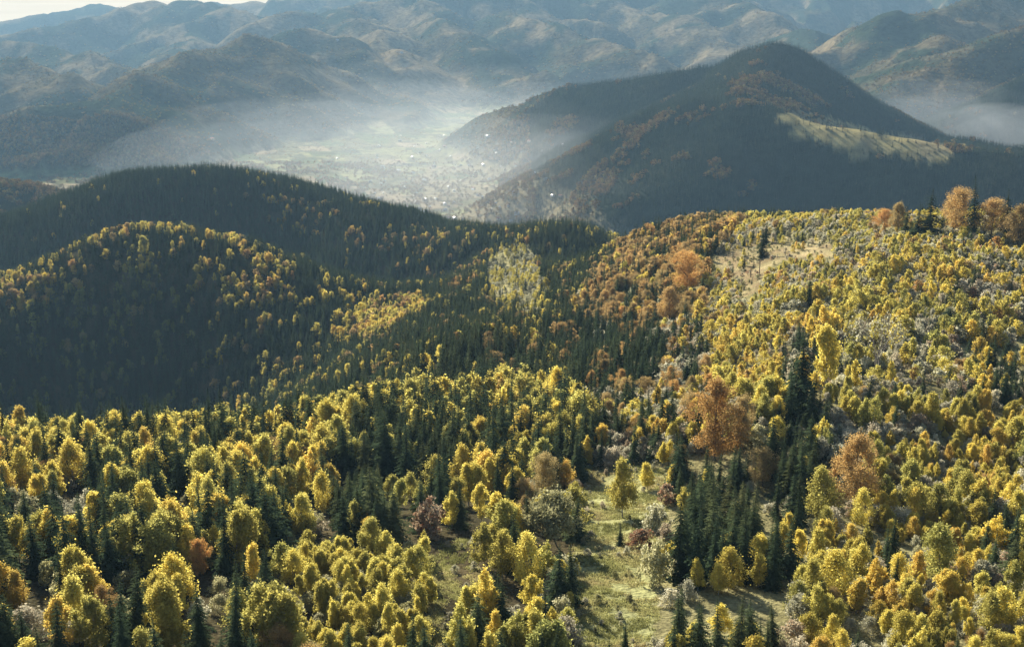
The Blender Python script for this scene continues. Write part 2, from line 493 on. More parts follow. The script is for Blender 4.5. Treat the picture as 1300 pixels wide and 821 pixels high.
def make_bare(seed, h, leaf, size, spread=1.0):
    rng = np.random.default_rng(seed)
    bag, tb, tips = Bag(), Bag(), []
    for s in range(3):
        a = rng.uniform(0, 6.28)
        d = np.array([math.cos(a) * .28 * spread, math.sin(a) * .28 * spread, 1.0]); d /= np.linalg.norm(d)
        grow(tb, rng, np.array([0, 0, -.3]), d, h * .36, h * .011, 4, tips)
    tips = np.array(tips)
    if leaf:
        pts = np.repeat(tips, leaf, 0) + rng.normal(size=(len(tips) * leaf, 3)) * h * .045
        cards(bag, pts, size, rng)
    return bag, tb


# ------------------------------------------------------------------ tree prototypes
BAGS = []
PROTO = {}      # kind -> list of (crown mesh, trunk mesh, height, radius)
for i in range(5):
    c, t = make_spruce(11 + i, 20, [4.3, 5.2, 3.6, 5.8, 4.7][i], [25, 22, 28, 21, 24][i], 11, 5, base=[.05, .03, .09, .03, .06][i])
    BAGS.append(('spruce', c, t))
    PROTO.setdefault('spruce', []).append((c.build('spruce_crown', [M_SPRUCE]), t.build('spruce_trunk', [M_BARK]), 20.0))
for i in range(6):
    c, t = make_broad(31 + i, 14, [.22, .16, .28, .2, .12, .3][i], [3.5, 4.3, 3.0, 3.9, 4.8, 3.3][i], 62, 95, .28, 'birch')
    BAGS.append(('birch', c, t))
    PROTO.setdefault('birch', []).append((c.build('birch_crown', [M_BIRCH]), t.build('birch_trunk', [M_BIRCHBARK]), 14.0))
for i in range(3):      # birches grown together from one root
    rng = np.random.default_rng(90 + i)
    c, t = Bag(), Bag()
    for j in range(2 + i % 2 + 1):
        hh = rng.uniform(8.5, 14) if j else 14
        c1, t1 = make_broad(900 + i * 10 + j, hh, rng.uniform(.12, .28), hh * rng.uniform(.19, .27), 42, 85, .28, 'birch')
        dx, dy = (rng.normal(size=2) * 2.3) if j else (0, 0)
        for src, dst in ((c1, c), (t1, t)):
            for V, A in zip(src.V, src.A):
                dst.V.append(V + np.array([dx, dy, 0])); dst.A.append(A)
            for q, m in zip(src.T4, src.m4):
                dst.T4.append(q + dst.n); dst.m4.append(m)
            dst.n += src.n
    BAGS.append(('birch', c, t))
    PROTO['birch'].append((c.build('birch_crown', [M_BIRCH]), t.build('birch_trunk', [M_BIRCHBARK]), 14.0))
for i in range(5):
    c, t = make_broad(51 + i, 16, [.16, .2, .12, .22, .16][i], [5.6, 6.4, 6.0, 5.2, 7.0][i], 85, 165, .22, 'beech', tr=.26, limbs=16)
    BAGS.append(('beech', c, t))
    PROTO.setdefault('beech', []).append((c.build('beech_crown', [M_BEECH]), t.build('beech_trunk', [M_BARK]), 16.0))
for i in range(6):
    c, t = make_broad(71 + i, 5, .05, [2.3, 2.8, 2.1, 3.1, 2.5, 2.0][i], 38, 54, .24, 'bush', tr=.09)
    BAGS.append(('bush', c, t))
    PROTO.setdefault('bush', []).append((c.build('bush_foliage', [M_BUSH]), t.build('bush_stem', [M_TWIG]), 5.0))


def joined(c, t, name, ml, mt):         # crown and trunk in one low mesh for the massed woods
    b = Bag(); b.V, b.A, b.n = c.V[:], c.A[:], c.n
    b.T3, b.m3, b.T4, b.m4 = c.T3[:], c.m3[:], c.T4[:], c.m4[:]
    for V, A in zip(t.V, t.A):
        b.V.append(V); b.A.append(A)
    for q, m in zip(t.T4, t.m4):
        b.T4.append(q + c.n); b.m4.append(np.ones(len(m), int))
    b.n += t.n
    return b.build(name, [ml, mt])


NEARM = {'spruce': [], 'birch': [], 'beech': [], 'bush': []}
MID = {'spruce': [], 'birch': [], 'beech': [], 'bush': []}
for kd, c, t in BAGS:
    NEARM[kd].append(joined(c, t, kd + '_in_woods', *{'spruce': (M_SPRUCE, M_BARK), 'birch': (M_BIRCH, M_BIRCHBARK), 'beech': (M_BEECH, M_BARK), 'bush': (M_BUSH, M_TWIG)}[kd]))
for i in range(5):
    c, t = make_spruce(111 + i, 20, [3.8, 4.4, 3.4, 4.8, 4.0][i], 19, 9, 2)
    MID['spruce'].append(joined(c, t, 'spruce_in_forest', M_SPRUCE, M_BARK))
for i in range(5):
    c, t = make_broad(131 + i, 14, [.2, .1, .26, .14, .08][i], [3.5, 4.6, 3.1, 4.2, 6.0][i], [36, 40, 34, 38, 48][i], 30, .54, ['birch', 'birch', 'birch', 'birch', 'beech'][i], limbs=3, sides=4)
    MID['birch'].append(joined(c, t, 'birch_in_forest', M_BIRCH, M_BIRCHBARK))
for i in range(5):
    c, t = make_broad(151 + i, 16, .14, [5.6, 6.4, 6.0, 5.2, 6.8][i], 70, 18, .75, 'beech', tr=.26, limbs=4, sides=4)
    MID['beech'].append(joined(c, t, 'beech_in_forest', M_BEECH, M_BARK))
for i in range(5):
    c, t = make_broad(171 + i, 5, .05, [2.3, 2.8, 2.1, 3.1, 2.5][i], 30, 16, .42, 'bush', tr=.09)
    MID['bush'].append(joined(c, t, 'bush_in_thicket', M_BUSH, M_TWIG))
FARM = []
for i in range(4):      # far conifers
    c, t = make_spruce(211 + i, 20, [3.4, 4.0, 3.6, 4.4][i], 8, 7, 1)
    FARM.append(joined(c, t, 'conifer_far', M_FAR, M_BARK))
for i in range(4):      # far broadleaves
    c, t = make_broad(231 + i, 14, .1, [5.2, 6, 5.6, 6.5][i], 26, 7, 1.5, 'beech', limbs=1, sides=3)
    FARM.append(joined(c, t, 'broadleaf_far', M_FAR, M_BARK))

GT = []
for i in range(3):
    rng = np.random.default_rng(300 + i)
    b = Bag()
    n = 40
    c = rng.normal(size=(n, 2)) * .45
    a = rng.uniform(0, 6.28, n); hh = rng.uniform(.25, .6, n); w = .09
    dx, dy = np.cos(a) * w, np.sin(a) * w
    lean = rng.normal(size=(n, 2)) * .18
    z = np.zeros(n)
    P = np.stack([np.stack([c[:, 0] - dx, c[:, 1] - dy, z], 1), np.stack([c[:, 0] + dx, c[:, 1] + dy, z], 1), np.stack([c[:, 0] + lean[:, 0], c[:, 1] + lean[:, 1], hh], 1)], 1)
    b.tris(P, rng.random(n))
    GT.append(b.build('grass_tuft', [M_GRASS]))


# ------------------------------------------------------------------ ground sheet
def build_ground():
    az = np.concatenate([np.linspace(-180, -34, 50, endpoint=False), np.linspace(-34, 34, 760, endpoint=False), np.linspace(34, 180, 50, endpoint=False)])
    az = np.radians(az)
    rr = np.concatenate([np.geomspace(10, 220, 24, endpoint=False), np.geomspace(220, 11000, 500, endpoint=False), np.geomspace(11000, 14000, 26)])
    A, R = np.meshgrid(az, rr)          # rows: radii
    X, Y = R * np.sin(A), R * np.cos(A)
    Z = height(X, Y)
    u, v = project(X, Y, Z)
    # what covers the ground
    n1 = fbm(X / 60, Y / 60, 301); n2 = fbm(X / 14, Y / 14, 307); n3 = fbm(X / 420, Y / 420, 311); n4 = fbm(X / 170, Y / 170, 313)
    col = np.zeros(X.shape + (3,))
    def setc(mask, c):
        m = np.clip(mask, 0, 1)[..., None]
        col[:] = col * (1 - m) + np.array(c) * m
    col[:] = (.055, .048, .026)
    setc(sstep(-.2, .5, n1) * .6, (.085, .066, .034))
    right = (X > 20 + 0 * Y) & (Y < 900)
    setc(right * .8, (.24, .215, .10))
    setc(right * sstep(0, .5, n1) * .7, (.20, .175, .085))
    near = Y < 1900
    setc(inpoly(u, v, CLEARING) & near, (.27, .265, .115))
    setc((inpoly(u, v, CLEARING) & near) * sstep(.05, .45, n2 + n1 * .4) * .7, (.19, .165, .07))
    setc((inpoly(u, v, CLEARING) & near) * sstep(.1, .5, -n1) * .6, (.30, .265, .14))
    setc((inpoly(u, v, SADDLE) & near), (.29, .24, .12))
    setc((inpoly(u, v, SADDLE) & near) * sstep(0, .3, n2), (.25, .19, .10))
    setc((inpoly(u, v, PATCH, 11) & near), (.30, .27, .13))
    # distance
    far = sstep(2100, 2500, Y)
    floor = sstep(40, 8, Z - (FLOOR + 60 * sstep(450, 1300, X) * sstep(2600, 3300, Y)))
    fcol = np.zeros_like(col); fcol[:] = (.030, .040, .021)
    def setf(mask, c):
        m = np.clip(mask, 0, 1)[..., None]
        fcol[:] = fcol * (1 - m) + np.array(c) * m
    setf(sstep(-.15, .35, n3 + n1 * .3) * .8, (.10, .075, .036))
    setf(sstep(.05, .3, n4 + n3 * .6) * sstep(5200, 6500, Y) * .8, (.21, .16, .085))
    setf(sstep(.1, .3, n4) * sstep(3300, 4000, Y) * .5, (.15, .11, .06))
    hill = (X > 60) & (Y < 4500) & (Z > FLOOR + 40)
    setf(hill * .8, (.028, .036, .022))
    # fields on the valley floor
    fl = floor * sstep(2400, 2800, Y)
    setf(fl, (.14, .13, .06))
    gx, gy = np.floor((X * .94 + Y * .34) / 95), np.floor((Y * .94 - X * .34) / 150)
    hsh = hash2(gx, gy, 5)
    setf(fl * (hsh > .55), (.21, .20, .085)); setf(fl * (hsh > .8), (.27, .21, .12)); setf(fl * (hsh < .2), (.10, .12, .05))
    setf(fl * sstep(.1, .25, n1) * .8, (.07, .07, .035))
    sun = inpoly(u, v, [(540, 200), (600, 166), (680, 158), (740, 152), (772, 172), (738, 205), (728, 235), (790, 290), (540, 300)], 20) * (Y > 2300) * sstep(150, 40, Z - FLOOR)  # mask of the pale tan meadows at the big hill's foot
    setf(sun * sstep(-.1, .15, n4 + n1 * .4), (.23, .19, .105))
    setf((inpoly(u, v, HMEADOW, 11) & (Y > 2400)), (.28, .23, .095))
    setf((inpoly(u, v, HMEADOW, 11) & (Y > 2400)) * sstep(.05, .3, n4), (.22, .18, .09))
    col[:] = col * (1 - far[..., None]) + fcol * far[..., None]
    nr, na = X.shape
    V = np.stack([X, Y, Z + CZ], -1).reshape(-1, 3)
    i = np.arange(nr - 1)[:, None] * na; j = np.arange(na)[None]; j2 = (j + 1) % na
    q = np.stack([i + j, i + na + j, i + na + j2, i + j2], -1).reshape(-1, 4)[:, ::-1]
    cap = np.array([list(range(0, na))])[:, ::-1]
    m, nt, N, L = new_mat('ground_cover')
    at = N.new('ShaderNodeAttribute'); at.attribute_name = 'cover'
    geo = N.new('ShaderNodeNewGeometry')
    def noise(scale, det):
        n = N.new('ShaderNodeTexNoise'); n.inputs['Scale'].default_value = scale; n.inputs['Detail'].default_value = det
        L.new(geo.outputs['Position'], n.inputs['Vector']); return n
    na_, nb_ = noise(.9, 5), noise(.035, 6)
    r1 = N.new('ShaderNodeMapRange'); r1.inputs['From Min'].default_value = .3; r1.inputs['From Max'].default_value = .7; r1.inputs['To Min'].default_value = .55; r1.inputs['To Max'].default_value = 1.4; L.new(na_.outputs[0], r1.inputs[0])
    r2 = N.new('ShaderNodeMapRange'); r2.inputs['From Min'].default_value = .3; r2.inputs['From Max'].default_value = .7; r2.inputs['To Min'].default_value = .6; r2.inputs['To Max'].default_value = 1.4; L.new(nb_.outputs[0], r2.inputs[0])
    mm = N.new('ShaderNodeMath'); mm.operation = 'MULTIPLY'; L.new(r1.outputs[0], mm.inputs[0]); L.new(r2.outputs[0], mm.inputs[1])
    sc = N.new('ShaderNodeVectorMath'); sc.operation = 'SCALE'; L.new(at.outputs['Color'], sc.inputs[0]); L.new(mm.outputs[0], sc.inputs['Scale'])
    bs = N.new('ShaderNodeBsdfDiffuse'); L.new(sc.outputs[0], bs.inputs[0])
    bp = N.new('ShaderNodeBump'); bp.inputs['Distance'].default_value = 1.0; bp.inputs['Strength'].default_value = .8
    L.new(na_.outputs[0], bp.inputs['Height']); L.new(bp.outputs[0], bs.inputs['Normal'])
    nc_ = noise(.045, 3); b2 = N.new('ShaderNodeBump'); b2.inputs['Distance'].default_value = 9.0; b2.inputs['Strength'].default_value = .9
    fa = N.new('ShaderNodeAttribute'); fa.attribute_name = 'wooded'
    hm = N.new('ShaderNodeMath'); hm.operation = 'MULTIPLY'; L.new(nc_.outputs[0], hm.inputs[0]); L.new(fa.outputs['Fac'], hm.inputs[1])
    L.new(hm.outputs[0], b2.inputs['Height']); L.new(bp.outputs[0], b2.inputs['Normal']); L.new(b2.outputs[0], bs.inputs['Normal'])
    out = N.new('ShaderNodeOutputMaterial'); L.new(bs.outputs[0], out.inputs[0])
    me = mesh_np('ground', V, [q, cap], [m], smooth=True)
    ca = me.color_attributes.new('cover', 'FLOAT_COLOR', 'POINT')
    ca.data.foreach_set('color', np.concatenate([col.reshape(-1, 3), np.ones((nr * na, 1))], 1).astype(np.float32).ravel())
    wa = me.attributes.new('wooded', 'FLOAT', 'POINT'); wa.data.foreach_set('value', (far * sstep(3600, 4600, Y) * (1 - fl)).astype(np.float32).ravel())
    o = bpy.data.objects.new('ground', me); C.objects.link(o)
    o['kind'] = 'structure'
    o['label'] = 'forested valley ground with meadows, hills and far mountain ranges'
    return az, rr, Z


CLEARING = [(735, 593), (790, 590), (850, 598), (848, 660), (838, 731), (826, 830), (728, 830), (724, 745), (728, 700), (738, 640)]
GLADE = [(545, 705), (585, 680), (610, 690), (600, 830), (540, 830)]
SADDLE = [(905, 318), (960, 305), (1000, 296), (1060, 303), (1062, 325), (1000, 330), (975, 345), (960, 372), (942, 378), (938, 350), (915, 345)]
PATCH = [(620, 400), (618, 345), (640, 302), (662, 300), (692, 330), (698, 400)]
HMEADOW = [(990, 142), (1012, 143), (1060, 154), (1110, 167), (1160, 176), (1205, 184), (1222, 197), (1185, 205), (1150, 202), (1120, 196), (1090, 199), (1060, 190), (1030, 180), (1000, 170)]
AZ, RR, ZG = build_ground()
# skyline of the bare ground in front of a point, per azimuth
_m = (AZ > math.radians(-34)) & (AZ < math.radians(34))
_azs = AZ[_m]
_tan = ZG[:, _m] / (RR[:, None] * np.cos(_azs)[None])
_run = np.maximum.accumulate(_tan, 0)


def seen(x, y, ztop):           # does a tree top clear the ground in front of it?
    a = np.arctan2(x, y); r = np.hypot(x, y)
    ia = np.clip(np.searchsorted(_azs, a), 0, len(_azs) - 1)
    ir = np.clip(np.searchsorted(RR, r * .985) - 1, 0, len(RR) - 1)
    return ztop / y > _run[ir, ia]


# ------------------------------------------------------------------ the woods: where which tree stands
BELT = [(-200, 520), (0, 525), (170, 530), (300, 525), (420, 512), (455, 486), (530, 484), (600, 470), (690, 478), (745, 505), (770, 560), (735, 600), (720, 690), (640, 840), (-200, 840)]
DARKSPRUCE = [(425, 560), (480, 530), (560, 560), (600, 590), (605, 640), (550, 672), (480, 676), (425, 650)]
DARKG = [(715, 405), (800, 398), (850, 435), (835, 480), (770, 492), (715, 478)]
LOWBIRCH = [(370, 680), (560, 690), (560, 840), (370, 840)]
MIDCON = [(450, 492), (480, 430), (530, 405), (565, 380), (590, 270), (780, 270), (770, 330), (715, 400), (735, 450), (740, 490), (700, 500), (650, 478), (600, 480), (560, 492), (500, 500)]
BEECHS = [(705, 410), (760, 330), (820, 268), (960, 262), (905, 320), (890, 400), (810, 440), (740, 440)]
GULLY = [(735, 440), (880, 405), (905, 470), (890, 560), (860, 600), (760, 592), (700, 510)]
STAND = [(842, 590), (900, 565), (960, 565), (1030, 590), (1040, 680), (1010, 735), (990, 840), (845, 840)]
CRESTB = [(-100, 400), (0, 345), (100, 285), (155, 268), (260, 285), (340, 318), (440, 365), (540, 385), (540, 430), (430, 432), (330, 400), (250, 365), (155, 345), (60, 385), (0, 410), (-100, 430)]
TALLC = [(985, 430), (1035, 400), (1045, 500), (1030, 560), (985, 570)]
CON2 = [(1225, 435), (1300, 420), (1300, 500), (1235, 495)]
CON3 = [(1085, 690), (1140, 680), (1145, 760), (1085, 760)]
YELLOWS = [[(1010, 395), (1060, 350), (1180, 320), (1240, 330), (1180, 400), (1080, 410)], [(870, 420), (1000, 380), (1060, 440), (960, 500), (900, 470)], [(1080, 560), (1300, 500), (1300, 640), (1150, 600)], [(1060, 650), (1250, 650), (1250, 840), (1020, 840)]]


def woods_near():
    cell = 3.3
    ys = np.arange(232, 2080, cell)
    X, Y = [], []
    for y in ys:
        w = y * .47 + 25
        xs = np.arange(-w, w, cell)
        X.append(xs + RNG.uniform(-.48, .48, len(xs)) * cell); Y.append(np.full(len(xs), y) + RNG.uniform(-.48, .48, len(xs)) * cell)
    X = np.concatenate(X); Y = np.concatenate(Y)
    Z = height(X, Y)
    k = seen(X, Y, Z + 26)
    X, Y, Z = X[k], Y[k], Z[k]
    u, v = project(X, Y, Z + 5)         # low in the crown: picks the place
    gu, gv = project(X, Y, Z)
    n = len(X)
    big = fbm(X / 45, Y / 45, 401, 3); mid = fbm(X / 16, Y / 16, 409, 2); tn = fbm(X / 30, Y / 30, 419, 2); hn = fbm(X / 22, Y / 22, 431, 2); gap = fbm(X / 13, Y / 13, 433, 2)
    r1, r2, r3, r4 = RNG.random(n), RNG.random(n), RNG.random(n), RNG.random(n)
    kind = np.full(n, '', dtype='<U8'); h = np.zeros(n); tint = np.zeros(n); keep = np.zeros(n, bool)

    def zone(mask, spacing, mix, noise=.0):
        """mix: list of (kind, weight, (h0, h1), (tint0, tint1)); patchiness shifts the weights"""
        m = mask & (kind == '')
        w = np.array([q[1] for q in mix], float); cw = np.cumsum(w / w.sum())
        rr = np.abs(r1 + noise * (big * .7 + mid * .5)); rr = np.clip(np.where(rr > 1, 2 - rr, rr), 0, .9999)
        idx = np.searchsorted(cw, rr)
        for i, q in enumerate(mix):
            s = m & (idx == i)
            kind[s] = q[0]
            h[s] = q[2][0] + (q[2][1] - q[2][0]) * np.clip(r3[s] ** 1.25 * .75 + .25 * (hn[s] + .5), 0, 1)
            tint[s] = np.clip(q[3][0] + (q[3][1] - q[3][0]) * (r4[s] * .6 + .4 * (tn[s] * .7 + .5)), 0, 1)
            sp = spacing * (q[4] if len(q) > 4 else 1)
            ga = np.where((X[s] > 20) & (Y[s] < 1020) & (q[0] != 'spruce'), 1.6, .5)
            keep[s] = r2[s] < (cell / sp) ** 2 * np.clip(1.03 + ga * gap[s], .1, 1.8)
        return m
    near = Y < 660
    zone(inpoly(gu, gv, CLEARING) & near, 6.5, [('bush', 1, (.5, 2.4), (.0, 1))])
    zone(inpoly(gu, gv, GLADE) & near, 9, [('bush', 1, (1, 2.5), (.2, 1))])
    zone(inpoly(u, v, SADDLE) & (Y < 1000), 7, [('bush', .86, (1.2, 3.4), (.0, 1)), ('birch', .08, (4, 7), (.2, 1)), ('spruce', .06, (4, 9), (.2, .8))])
    zone(inpoly(u, v, PATCH, 14) & (Y > 900), 5.5, [('spruce', .14, (6, 15), (.2, .9)), ('bush', .75, (2.5, 5), (.3, .65)), ('birch', .25, (5, 8), (.2, .6))])
    zone(inpoly(u, v, DARKSPRUCE) & (Y < 560), 5.4, [('spruce', .93, (13, 27), (.0, .9)), ('birch', .09, (9, 14), (.1, .5))], .1)
    zone(inpoly(u, v, LOWBIRCH) & near, 4.4, [('birch', .7, (6, 10), (.25, .6)), ('bush', .3, (2.5, 5), (.1, .6), .8)], .2)
    zone(inpoly(u, v, STAND) & (Y < 520), 5.5, [('spruce', .84, (10, 25), (.0, .9)), ('birch', .14, (7, 12), (.3, .7)), ('bush', .06, (3, 5), (.2, .9))], .2)
    zone(inpoly(u, v, DARKG) & (Y > 540), 5.6, [('spruce', .82, (12, 21), (.0, .7)), ('beech', .10, (8, 12), (.2, .9), 1.2), ('bush', .08, (4, 7), (.4, .9))], .2)
    zone(inpoly(u, v, MIDCON) & (Y > 560), 5.6, [('spruce', .87, (12, 22), (.1, .9)), ('birch', .07, (8, 12), (.1, .8)), ('beech', .06, (8, 12), (.1, .8), 1.2)], .2)
    zone(inpoly(u, v, BELT) & (Y < 800), 6.3, [('spruce', .46, (14, 27), (.0, .7)), ('bush', .10, (3, 8), (0, .9), .7), ('birch', .45, (9, 19), (.0, .85)), ('beech', .04, (8, 12), (.0, .8))], .55)
    zone(inpoly(u, v, GULLY) & (Y < 900), 5.0, [('spruce', .22, (11, 20), (.1, .6)), ('bush', .42, (4, 8), (.4, .95), .85), ('birch', .16, (8, 12), (.2, .9)), ('beech', .16, (8, 12), (.0, .8), 1.3)], .4)
    zone(inpoly(u, v, BEECHS) & (Y > 620) & (X > 40) & (Y < 1350) & (Z < -150), 5.6, [('spruce', .44, (13, 21), (.1, .7)), ('bush', .10, (4, 7), (.3, .8), .8), ('birch', .10, (9, 13), (.3, 1)), ('beech', .36, (9, 14), (.0, .75), 1.25)], .45)
    zone(inpoly(u, v, MIDCON) & (Y > 600), 5.2, [('spruce', .89, (14, 21), (.1, .8)), ('birch', .06, (8, 12), (.1, .8)), ('beech', .05, (8, 12), (.1, .8), 1.2)], .2)
    hillA = (Y > 1470) & (X < 120)
    zone(hillA & inpoly(u, v, [(300, 240), (480, 260), (620, 320), (600, 370), (480, 330), (330, 285)]), 5.6, [('spruce', .90, (13, 19), (.1, .8)), ('birch', .06, (8, 12), (.3, 1)), ('beech', .04, (8, 11), (.0, .7))], .45)
    zone(hillA, 5.6, [('spruce', .985, (13, 20), (.1, .7)), ('birch', .015, (8, 12), (.2, .9))], .1)
    hillB = (Y > 690) & (X < 40)
    zone(hillB & inpoly(u, v, CRESTB) & (u < 300) & (u > 70), 5.4, [('spruce', .80, (11, 18), (.1, .8)), ('birch', .15, (8, 14), (.2, .95)), ('beech', .05, (9, 13), (.0, .9), 1.2)], .6)
    zone(hillB & inpoly(u, v, CRESTB), 5.4, [('spruce', .60, (11, 18), (.1, .8)), ('birch', .30, (8, 14), (.2, .95)), ('beech', .10, (9, 13), (.0, .9), 1.2)], .8)
    zone(hillB & (u > 230), 5.2, [('spruce', .88, (13, 19), (.1, .7)), ('birch', .09, (9, 13), (.0, .9)), ('beech', .03, (9, 12), (.0, .6), 1.2)], .25)
    zone(hillB, 5.4, [('spruce', .84, (13, 19), (.0, .5)), ('birch', .14, (10, 14), (.0, .16)), ('beech', .02, (10, 13), (.0, .3), 1.2)], .2)  # shadowed face: dull birch and beech tints put its shade into the leaf colour
    right = (X > 0) & (Y < 1020)
    for P in (TALLC, CON2, CON3):
        zone(right & inpoly(u, v, P), 5.6, [('spruce', .5, (9, 17), (.1, .5)), ('bush', .2, (3, 6), (.3, .9), .7), ('birch', .2, (7, 11), (.3, .9))], .1)
    for P in YELLOWS:
        zone(right & inpoly(u, v, P, 14), 4.6, [('bush', .40, (1.6, 5.0), (.25, .9), .72), ('birch', .57, (3, 10.5), (.1, .9), .85), ('beech', .03, (5, 8), (.0, .8), 1.2)], .6)
    zone(right & (Y > 640), 4.6, [('spruce', .04, (7, 13), (.2, .7)), ('bush', .56, (1.6, 5.5), (.25, .95), .75), ('birch', .35, (3, 8), (.0, .9), .8), ('beech', .05, (5, 9), (.0, .8), 1.3)], .6)
    zone(right, 5.2, [('spruce', .09, (8, 19), (.2, .7)), ('bush', .51, (1.8, 8), (.3, .95), .72), ('birch', .36, (5, 15), (.0, .8), 1.0), ('beech', .04, (5, 9), (.0, .8), 1.3)], .6)
    zone(np.ones(n, bool), 6.0, [('spruce', .6, (14, 20), (.1, .6)), ('birch', .3, (9, 14), (.1, .7)), ('beech', .1, (9, 14), (.1, .8))], .3)
    k = keep & seen(X, Y, Z + h + 9)
    return X[k], Y[k], Z[k], kind[k], h[k], tint[k]


TX, TY, TZ, TK, TH, TT = woods_near()

